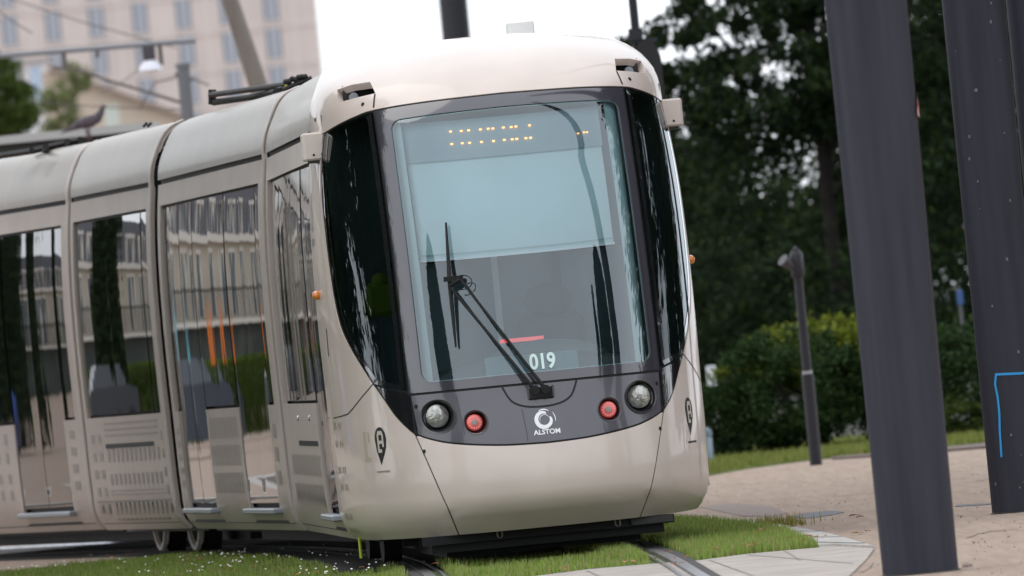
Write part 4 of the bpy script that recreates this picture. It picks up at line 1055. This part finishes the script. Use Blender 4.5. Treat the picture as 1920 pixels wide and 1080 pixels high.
# shrubs
c = gnd(1480, 855)
tree('shrub', (c.x+.15, 109.0, 0), 1.2, [(-.05, 0, .62, .80, .8, .62, 120, 110, .07), (-.75, .1, .45, .45, .6, .45, 50, 100, .07)], BUSH, .030, 'rounded dark green shrub at the foot of the conifers, left of the lamp', 'shrub', 'park shrubs', .04, 8, 7)
tree('shrub', (c.x+.45, 109.6, 0), 1.5, [(.15, -.1, .98, .85, .5, .32, 120, 130, .065), (-.65, -.3, .86, .40, .3, .16, 34, 110, .05)], SUNTOP, .032, 'yellow green shrub top of new growth in sunlit colour above the dark bushes behind the lamp post', 'shrub', 'park shrubs', .04, 8, 8)
tree('shrub', (c.x+1.6, 109.2, 0), 1.2, [(0, 0, .55, 1.05, .7, .58, 130, 110, .08)], BUSH, .030, 'dark shrub spreading behind the nearest column', 'shrub', 'park shrubs', .04, 8, 9)
tree('shrub', (c.x+3.0, 110.6, 0), 1.5, [(0, 0, .75, .9, .7, .72, 120, 110, .08)], BUSH, .032, 'dark shrub between the two thick columns', 'shrub', 'park shrubs', .04, 8, 10)
tree('shrub', (c.x+1.3, 108.4, 0), .5, [(.35, 0, .2, .55, .3, .2, 26, 70, .05)], leafmat('low_leaves', [(.03, .05, .01), (.05, .07, .014), (.07, .09, .02)]), .025, 'low light green shrub at the grass edge beside the nearest column', 'shrub', 'park shrubs', .02, 5, 11)
# tree at upper left
q = at(20, 200, 190)
tree('tree', (q.x-.2, 190, 0), 6.5, [(-.2, 0, q.z+.1, .85, .9, .85, 90, 150, .10), (-.9, 0, q.z-.3, 1.2, .9, 1.5, 120, 150, .14), (-1.3, 0, q.z-2, 1.3, 1, 2, 60, 120, .2)], MID, .05, 'green leafy tree at the left edge above the tram', 'tree', None, .12, 10, 12)
q = at(110, 200, 230)
tree('tree', (q.x, 230, 0), 6, [(0, 0, q.z-.2, .45, .5, .75, 40, 90, .09), (.45, 0, q.z+.6, .3, .4, .3, 12, 60, .07), (.2, 0, q.z-1.5, .7, .5, 1.2, 30, 90, .12)], leafmat('pale_leaves', [(.14, .17, .07), (.2, .23, .1), (.25, .27, .14)]), .05, 'small pale green tree beside the beige gable', 'tree', None, .06, 8, 13)
# dark hedge under the slab at left
q = at(60, 290, 135)
tree('hedge', (q.x-.6, 135, 0), q.z, [(0, 0, q.z-.9, 1.6, .8, 1.0, 90, 110, .12)], DKL2, .05, 'dark hedge seen in the gap below the grey bar at left', 'hedge', None, .05, 5, 14)

# ------------------------------------------------------------------ background buildings
BW = mat('pink_stone', (.57, .51, .485), rough=.9, var=.05, vscale=.3)
BTR = mat('stone_trim', (.61, .555, .53), rough=.9)
SHUT = mat('far_glass', (.15, .18, .23), rough=.2, coat=.3)
CURT = mat('curtain', (.34, .37, .42), rough=.8)
Yb = 800; qr = at(593, 60, Yb); bw = 60
bld = empty('apartment_building', (qr.x-bw/2, Yb, 0), 0, 'tall pale pink stone apartment block with rows of narrow windows, upper left', 'building')
MB().box(-bw/2, bw/2, 0, 14, 0, 42).build('wall', BW, bld)
tr = MB(); colx = [at(514, 80, Yb).x]
pitch = 3.28
zrow0 = at(514, 80, Yb).z
for k in range(-9, 5):
    zz = zrow0+k*2.85
    if 1 < zz < 41: tr.box(-bw/2, bw/2+.05, -.12, .0, zz-1.75, zz-1.55)
for j in range(0, 9):
    xx = at(556, 80, Yb).x-j*pitch*2-bld.location.x
    tr.box(xx-.18, xx+.18, -.08, -.001, 0, 42)
tr.build('string_course', BTR, bld)
for k in range(-5, 3):
    for j in range(0, 9):
        xx = colx[0]-j*pitch-bld.location.x; zz = zrow0+k*2.85
        if zz < 3 or zz > 40 or xx < -bw/2+1: continue
        w = MB().box(xx-.55, xx+.55, -.06, -.01, zz-1.15, zz+1.15).build('window', SHUT, bld)
        MB().box(xx-.34, xx+.40, -.085, -.062, zz-1.1, zz+1.1).build('pane', CURT, w)
        MB().box(xx-.8, xx+.8, -.16, -.01, zz-1.32, zz-1.17).build('sill', BTR, w)
# beige gabled house below it
Yg = 420; ga = at(95, 130, Yg); gb = at(345, 225, Yg); gl_ = at(-10, 170, Yg)
h0 = empty('house', ((ga.x+gb.x)/2, Yg, 0), 0, 'beige rendered house with a sloping roof edge, behind the tram roof at left', 'house')
vs = [(ga.x-.4, 0), (gb.x+1.5, 0), (gb.x+1.5, gb.z-.7), (ga.x+.2, ga.z), (ga.x-.4, ga.z-.1)]
vv = [(x-h0.location.x, 0, z) for x, z in vs]+[(x-h0.location.x, 8, z) for x, z in vs]
mk('wall', vv, [tuple(range(5)), tuple(range(5, 10))[::-1]]+[(i, (i+1) % 5, 5+(i+1) % 5, 5+i) for i in range(5)], mat('beige_render', (.52, .44, .36), rough=.9, var=.06, vscale=.5), h0)
rf = MB(); a_ = Vector((ga.x-h0.location.x-.1, -.4, ga.z+.0)); b_ = Vector((gb.x+1.5-h0.location.x, -.4, gb.z-.65))
rf.add([a_, b_, b_+Vector((0, 8.6, 0)), a_+Vector((0, 8.6, 0)), a_+Vector((0, 0, .18)), b_+Vector((0, 0, .18)), b_+Vector((0, 8.6, .18)), a_+Vector((0, 8.6, .18))], [(0, 1, 5, 4), (1, 2, 6, 5), (2, 3, 7, 6), (3, 0, 4, 7), (4, 5, 6, 7), (3, 2, 1, 0)])
rf.build('roof', mat('roof_tile', (.28, .22, .18), rough=.9), h0)
q = at(210, 215, Yg-.01)
MB().box(q.x-h0.location.x-.3, q.x-h0.location.x+.3, -.03, -.005, q.z-1.2, q.z+.4).build('window', mat('pale_win', (.55, .6, .55)), h0)
# white house further left
Yw = 520; qa = at(85, 118, Yw); qb = at(15, 110, Yw)
h1 = empty('house', ((qa.x+qb.x)/2, Yw, 0), 0, 'small white house with a light blue shutter behind the green tree, far left', 'house')
MB().box(-1.6, .95, 0, 5, 0, qa.z+.1).build('wall', mat('white_render', (.68, .68, .70), rough=.8), h1)
MB().box(-1.8, 1.15, -.3, 5.2, qa.z+.1, qa.z+.25).build('roof', mat('roof_grey', (.35, .33, .33), rough=.8), h1)
MB().box(.15, .60, -.05, -.01, qa.z-1.9, qa.z-.15).build('shutter', mat('shutter_blue', (.40, .52, .68), rough=.7), h1)

# ------------------------------------------------------------------ catenary gear, slab, pigeon
GM = mat('catenary_grey', (.14, .145, .155), rough=.5)
# mast with leaning brown pole
qa = at(425, -20, 130); qb = at(492, 185, 130); d_ = (qb-qa); ft = qb+d_*(qb.z/(qa.z-qb.z)); tp_ = qa-d_*1.5
o = empty('leaning_mast', ft, 0, 'leaning tapered brown grey mast in front of the pink building', 'mast')
MB().tube([(0, 0, 0), qb-ft, qa-ft, tp_-ft], [.125, .118, .10, .07], 20).build('shaft', mat('mast_brown', (.17, .145, .125), rough=.6, var=.2, vscale=3, stretch=(1, 1, .2)), o, smooth=True)
MB().lathe([(.22, 0), (.22, .03), (.13, .05)], (0, 0, 0), 'z', 20).build('base_plate', DARK, o)
# short grey post
qa = at(343, 126, 135)
o = empty('catenary_mast', (qa.x, 135, 0), 0, 'grey tubular catenary mast whose top stands above the tram roof at left', 'mast')
MB().tube([(0, 0, 0), (0, 0, qa.z)], .083, 18).build('shaft', GM, o, smooth=True)
MB().lathe([(.095, 0), (.095, .05), (.001, .06)], (0, 0, qa.z), 'z', 18).build('cap', GM, o)
br_ = MB()
for (a, b2, r) in (((100, 126), (150, 132), .02), ((150, 132), (205, 152), .022), ((205, 152), (275, 172), .022), ((275, 172), (338, 192), .022), ((328, 146), (290, 155), .010), ((290, 155), (262, 205), .010), ((358, 146), (392, 160), .012), ((328, 140), (360, 150), .03)):
    br_.tube([at(*a, 135)-Vector((qa.x, 135, 0)), at(*b2, 135)-Vector((qa.x, 135, 0))], r, 6)
br_.build('bracket', mat('bracket_brown', (.12, .10, .09), rough=.6), o)
# horizontal arm with droppers
qa = at(-40, 108, 128); qb = at(367, 76, 128)
fx = at(-60, 200, 128)
o = empty('overhead_gantry', (fx.x, 128, 0), 0, 'long horizontal grey catenary arm with hanging brackets across the pink building', 'overhead arm')
lo = Vector((fx.x, 128, 0))
MB().tube([(0, 0, 0), (0, 0, qa.z+.5)], .09, 16).build('mast', GM, o, smooth=True)
MB().tube([qa-lo, qb-lo], .032, 10).build('arm', mat('arm_grey', (.20, .21, .23), rough=.5), o)
dr = MB()
for (a, b2, r) in (((119, 95), (121, 130), .035), ((183, 90), (183, 108), .025), ((299, 80), (303, 122), .03)): dr.tube([at(*a, 128)-lo, at(*b2, 128)-lo], r, 6)
dr.build('dropper', mat('dropper', (.13, .11, .11), rough=.6), o)
c = at(279, 98, 128)-lo; MB().box(c.x-.075, c.x+.075, -.08, .08, c.z-.09, c.z+.09, b=.01).build('junction_box', mat('box_dark', (.06, .055, .065), rough=.6), o)
c = at(282, 123, 128)-lo; MB().lathe([(.06, .07), (.13, .0), (.14, -.06), (.02, -.08)], (c.x, 0, c.z), 'z', 16).build('lamp_shade', mat('shade_white', (.78, .78, .85), rough=.5), o, smooth=True)
# wires
for (a, b2, Y, lb) in (((-20, -15), (330, 90), 140, 'thin overhead wire crossing the pink building, upper one'), ((-20, 5), (60, 62), 140, 'thin overhead wire at the top left corner'), ((60, 190), (345, 205), 138, 'thin overhead wire just above the tram roof at left'), ((190, 175), (262, 128), 139, 'thin wire rising to the white lamp shade')):
    A_, B_ = at(*a, Y), at(*b2, Y+2); o = MB().tube([A_, (A_+B_)/2-Vector((0, 0, .03)), B_], .008, 5).build('overhead_wire', mat('wire', (.12, .10, .10))); tag(o, lb, 'wire', 'overhead wires')
# shelter slab
qa = at(-20, 264, 118); qb = at(290, 236, 118)
o = empty('shelter', ((qa.x+qb.x)/2, 118, 0), 0, 'flat shelter roof with a pale grey edge, just above the tram roof at far left', 'shelter')
lo = o.location.copy(); zc = (qa.z+qb.z)/2
MB().box(qa.x-lo.x-1, qb.x-lo.x, 0, 2.2, zc-.045, zc+.045).build('roof_slab', mat('slab_grey', (.42, .42, .42), rough=.6), o)
MB().box(qa.x-lo.x-1, qb.x-lo.x-.05, .1, 2.1, zc-.24, zc-.046).build('beam', mat('beam_dark', (.02, .022, .022), rough=.6), o)
for x in (qa.x-lo.x-.7, qb.x-lo.x-.3): MB().tube([(x, 1, 0), (x, 1, zc-.2)], .05, 10).build('post', GM, o)
# pigeon
Yp = 116; q = at(160, 238, Yp); Z0 = q.z
bird = MB(); s_ = Yp/F
prof = [(-50, -8, .004), (-32, -2, .022), (-12, 6, .055), (8, 9, .068), (22, 14, .055), (30, 24, .036), (33, 32, .030), (37, 37, .018)]
bird.tube([(x*s_, 0, (y)*s_) for x, y, r in prof], [r*1.0 for x, y, r in prof], 12)
bo = bird.build('pigeon', mat('pigeon_grey', (.075, .06, .075), rough=.8, var=.3, vscale=30), None, smooth=True)
bo.location = (q.x, Yp+.3, Z0+.01)
tag(bo, 'dark pigeon perched above the tram roof at far left', 'bird')
bk = MB().tube([(36*s_, 0, 36*s_), (43*s_, 0, 33*s_)], [.009, .002], 6).build('beak', mat('beak', (.05, .04, .04)), bo)
lg = MB().tube([(4*s_, .01, 0), (5*s_, .01, -24*s_)], .012, 6).tube([(-2*s_, -.02, 0), (2*s_, -.02, -24*s_)], .012, 6).build('leg', mat('bird_leg', (.10, .05, .05)), bo)
ey = MB().ball((34*s_, -.028, 33*s_), .005, .004, .005, 6, 4).build('eye', mat('eye', (.5, .2, .02)), bo)

# distant parked vehicle / white sign by the tram's right edge
q = at(1334, 705, 122)
o = empty('park_sign', (q.x, 122, 0), 0, 'small white board on a post between the tram and the shrubs', 'sign')
MB().tube([(0, 0, 0), (0, 0, q.z)], .02, 8).build('post', GM, o)
MB().box(-.055, .055, -.03, -.02, q.z-.12, q.z+.12, b=.004).build('board', mat('board_white', (.75, .76, .8), rough=.5), o)
q = at(1322, 862, 106)
o = empty('litter_bin', (q.x, 106, -.02), 0, 'pale blue grey litter bin half hidden by the tram corner', 'bin')
MB().lathe([(.07, 0), (.085, .05), (.09, .28), (.075, .30)], (0, 0, 0), 'z', 16).build('body', mat('bin_blue', (.28, .34, .42), rough=.5), o, smooth=True)
MB().lathe([(.10, .30), (.09, .36), (.02, .39)], (0, 0, 0), 'z', 16).build('lid', mat('bin_lid', (.15, .2, .25), rough=.5), o, smooth=True)
q = at(1800, 558, 130)
o = MB().box(-.035, .035, -.05, .05, -.09, .09, b=.01).build('blue_sign', mat('sign_blue', (.04, .10, .28), rough=.5)); o.location = q; 
pp = MB().tube([(0, .12, -q.z), (0, .12, .1)], .02, 6).build('post', GM, o); tag(o, 'tiny blue sign in the foliage between the two thick columns', 'sign')

# ------------------------------------------------------------------ street to the left (seen only as reflections in the tram's side)
ff = empty('terrace_facade', (-48, 205, -1.6), 0, 'cream terrace with mansard roof and balconies, mirrored in the tram windows', 'building')
CRM = mat('cream_stucco', (.42, .38, .31), rough=.8, var=.06, vscale=.6); TRM = mat('cream_trim', (.60, .57, .52), rough=.7); SLT = mat('slate', (.08, .078, .09), rough=.5)
MB().box(-36, 36, 0, 10, 4.2, 7.6).build('wall', CRM, ff)
MB().box(-36, 36, .1, 10, 0, 4.2).build('shopfront', mat('shop_dark', (.07, .075, .065), rough=.5, col2=(.015, .03, .025), vscale=.5), ff)
ms = MB(); ms.add([(-36, 0, 7.9), (36, 0, 7.9), (36, 1.2, 11.2), (-36, 1.2, 11.2), (36, 10, 11.6), (-36, 10, 11.6)], [(0, 1, 2, 3), (3, 2, 4, 5)]); ms.build('mansard_roof', SLT, ff)
tr_ = MB().box(-36.3, 36.3, -.4, .2, 7.5, 7.95).box(-36.3, 36.3, -.7, .2, 4.05, 4.25); tr_.build('cornice', TRM, ff)
WD = mat('recon_glass', (.10, .12, .13), rough=.2)
wn = MB(); tm = MB(); rl = MB()
for k in range(24):
    x = -34.5+k*3.0
    wn.box(x-.5, x+.5, -.03, .02, 4.4, 6.9); tm.box(x-.72, x-.5, -.08, .02, 4.4, 7.1).box(x+.5, x+.72, -.08, .02, 4.4, 7.1).box(x-.72, x+.72, -.12, .02, 6.9, 7.15)
    wn.box(x-.45, x+.45, .15, .8, 8.2, 9.7); tm.box(x-.7, x-.45, -.1, .8, 8.0, 9.9).box(x+.45, x+.7, -.1, .8, 8.0, 9.9).box(x-.8, x+.8, -.15, .9, 9.7, 10.0)
    for j in range(12): rl.box(x-1.45+j*.25, x-1.42+j*.25, -.65, -.62, 4.25, 5.2)
rl.box(-36, 36, -.67, -.60, 5.15, 5.23)
wn.build('windows', WD, ff)['kind'] = 'stuff'; tm.build('window_surrounds', TRM, ff)['kind'] = 'stuff'; rl.build('balcony_railing', BLACK, ff)
# hedge and dark trees along that street
hg = empty('street_hedge', (-30, 165, 0), 0, 'clipped bright hedge along the street left of the tram', 'hedge')
P = np.c_[rng.uniform(-18, 18, 30000), rng.uniform(-.5, .5, 30000), rng.uniform(.1, 1.3, 30000)]
leaves('foliage', P, rng.uniform(.06, .12, 30000), leafmat('hedge_bright', [(.05, .10, .015), (.11, .16, .02), (.03, .06, .01), (.16, .19, .03)]), hg)
def cypress(x, y, h, w_, lab, seed, grp='cypresses around the square'):
    root = empty('cypress', (x, y, 0), 0, lab, 'cypress', grp); r_ = np.random.default_rng(seed); n = 9000
    z = r_.random(n)**.8*h; rad = w_*np.sqrt(np.clip(1-(z/h)**1.6, 0, 1))*np.sqrt(r_.random(n)); a = r_.random(n)*2*np.pi
    leaves('crown', np.c_[rad*np.cos(a), rad*np.sin(a), z+.1], r_.uniform(.12, .25, n)*(h/9), DKL2, root)
    MB().tube([(0, 0, 0), (0, 0, h*.9)], [.15, .03], 8).build('trunk', BARK, root); return root
cypress(-29.6, 150, 11, 1.1, 'slender dark cypress beside the hedge, mirrored in the middle section', 21)
cypress(-42, 152, 10, 1.5, 'cypress further left along the hedge', 22)
cypress(-22.5, 170, 10, .6, 'thin cypress in front of the terrace', 23)
cypress(-13.5, 150, 9, 1.2, 'cypress nearest to the tram cab side', 24)
for k, (x, y, cm, lab) in enumerate(((-24.6, 155, (.75, .2, .03), 'closed orange parasol in front of the hedge'), (-21.4, 155, (.15, .45, .55), 'closed pale blue parasol in front of the hedge'), (-47, 150, (.4, .8, .05), 'closed lime parasol by the terrace'))):
    o = empty('parasol', (x, y, 0), 0, lab, 'parasol', 'closed parasols'); MB().tube([(0, 0, 0), (0, 0, 2.9)], .03, 8).build('pole', GM, o)
    MB().lathe([(.02, 2.8), (.10, 2.4), (.20, 1.4), (.13, 1.2)], (0, 0, 0), 'z', 12).build('canopy', mat('parasol%d' % k, cm, rough=.8), o, smooth=True)
def car(x, y, rz, colr, lab):
    o = empty('parked_car', (x, y, 0), rz, lab, 'car', 'cars parked left of the tram'); pr = [(-2.1, .3), (-2.15, .75), (-1.9, .9), (-1.1, .98), (-.6, 1.42), (.8, 1.45), (1.5, 1.0), (2.05, .9), (2.1, .35)]
    n = len(pr); vs = [(a, -.85+(.15 if b_ > 1.1 else 0), b_) for a, b_ in pr]+[(a, .85-(.15 if b_ > 1.1 else 0), b_) for a, b_ in pr]
    mk('body', vs, [tuple(range(n))[::-1], tuple(range(n, 2*n))]+[(i, (i+1) % n, n+(i+1) % n, n+i) for i in range(n)], mat('car_%s' % lab[:4], colr, rough=.3, coat=.3), o)
    for s_ in (-1, 1):
        MB().add([(-1.0, s_*.80, .98), (1.35, s_*.80, 1.0), (.75, s_*.715, 1.38), (-.55, s_*.715, 1.36)], [(0, 1, 2, 3)]).build('side_window', SIDEGL, o)
        for wx in (-1.35, 1.35): MB().lathe([(.18, .11), (.32, .10), (.33, -.1), (.05, -.1)] if s_ > 0 else [(.18, -.11), (.32, -.10), (.33, .1), (.05, .1)], (0, 0, 0), 'x', 20).build('wheel', BLACK, o).matrix_basis = Matrix.Translation((wx, s_*.8, .33)) @ Matrix.Rotation(R(90), 4, 'Z')
car(-19, 142, .2, (.05, .06, .08), 'dark blue car parked before the hedge'); car(-25, 140, .1, (.03, .035, .045), 'grey car parked before the hedge'); car(-33, 141, 0, (.03, .08, .35), 'bright blue car parked along the street')
# park trees beside the camera's line of sight (mirrored in the cab glass)
k = 0
for (x, y, h, sx) in ((-11, 73, 15, 3.2), (-11, 81, 16, 3.4), (-15, 90, 15, 3.4), (12, 73, 15, 3.4), (12, 82, 15, 3.4), (15, 91, 16, 3.4), (-17, 74, 17, 3.6), (18, 76, 17, 3.6)):
    tree('park_tree', (x, y, 0), h, [(0, 0, h*.52, sx, sx, h*.48, 150, 70, .55)], DKL2, .26, ['leafy park tree left of the camera line', 'second leafy park tree on the left side', 'leafy park tree closest on the left', 'leafy park tree closest on the right', 'leafy park tree right of the nearest column', 'tall leafy park tree right of the columns', 'leafy park tree beside the cab at left', 'last leafy park tree in the right row'][k], 'tree', 'park trees beside the track', .25, 6, 40+k); k += 1
# cypresses ahead of the tram, mirrored in the windscreen
cypress(-11.6, 62.3, 9.6, 1.9, 'broad cypress ahead of the tram, left of the track', 31)
cypress(12.6, 61.4, 10.3, 2.1, 'broad cypress ahead of the tram, right of the track', 32)
cypress(13.2, 58.6, 10.0, .5, 'slim cypress beside the broad one right of the track', 33)
column('column', 3.68, 66.4, .196, .203, 20, 'dark steel column just outside the right edge, mirrored in the windscreen', 'dark steel columns')

# ------------------------------------------------------------------ light
wd = bpy.data.worlds.new('World'); SC.world = wd; wd.use_nodes = True; N = wd.node_tree.nodes; L = wd.node_tree.links
bg = N['Background']; sky = N.new('ShaderNodeTexSky'); sky.sky_type = 'NISHITA'; sky.sun_disc = False
EL, AZ = R(58), R(300)   # sun behind and left of the camera
sky.sun_elevation = EL; sky.sun_rotation = AZ; sky.air_density = 1.2; sky.dust_density = 2
tc = N.new('ShaderNodeTexCoord'); n = N.new('ShaderNodeTexNoise'); n.inputs['Scale'].default_value = 2.2; n.inputs['Detail'].default_value = 6; L.new(tc.outputs['Generated'], n.inputs['Vector'])
rp = N.new('ShaderNodeValToRGB'); rp.color_ramp.elements[0].position = .35; rp.color_ramp.elements[1].position = .65; rp.color_ramp.elements[0].color = (.86, .86, .86, 1); rp.color_ramp.elements[1].color = (1, 1, 1, 1); L.new(n.outputs['Fac'], rp.inputs[0])
cl = N.new('ShaderNodeRGB'); cl.outputs[0].default_value = (12.0, 12.5, 13.3, 1)
mx = N.new('ShaderNodeMix'); mx.data_type = 'RGBA'; L.new(rp.outputs[0], mx.inputs[0]); L.new(sky.outputs[0], mx.inputs[6]); L.new(cl.outputs[0], mx.inputs[7])
L.new(mx.outputs[2], bg.inputs[0]); bg.inputs[1].default_value = .1
sd = bpy.data.lights.new('sun', 'SUN'); so = bpy.data.objects.new('sun', sd); COL.objects.link(so)
sd.energy = .6; sd.angle = R(45); sd.color = (1, .95, .88)
dirv = Vector((math.sin(AZ)*math.cos(EL), math.cos(AZ)*math.cos(EL), math.sin(EL)))
so.rotation_euler = dirv.to_track_quat('Z', 'Y').to_euler()
vs_ = SC.view_settings; vs_.view_transform = 'Standard'; vs_.look = 'None'; vs_.exposure = .31; vs_.gamma = 1
SC.render.engine = 'CYCLES'; SC.cycles.max_bounces = 8; SC.cycles.transparent_max_bounces = 12
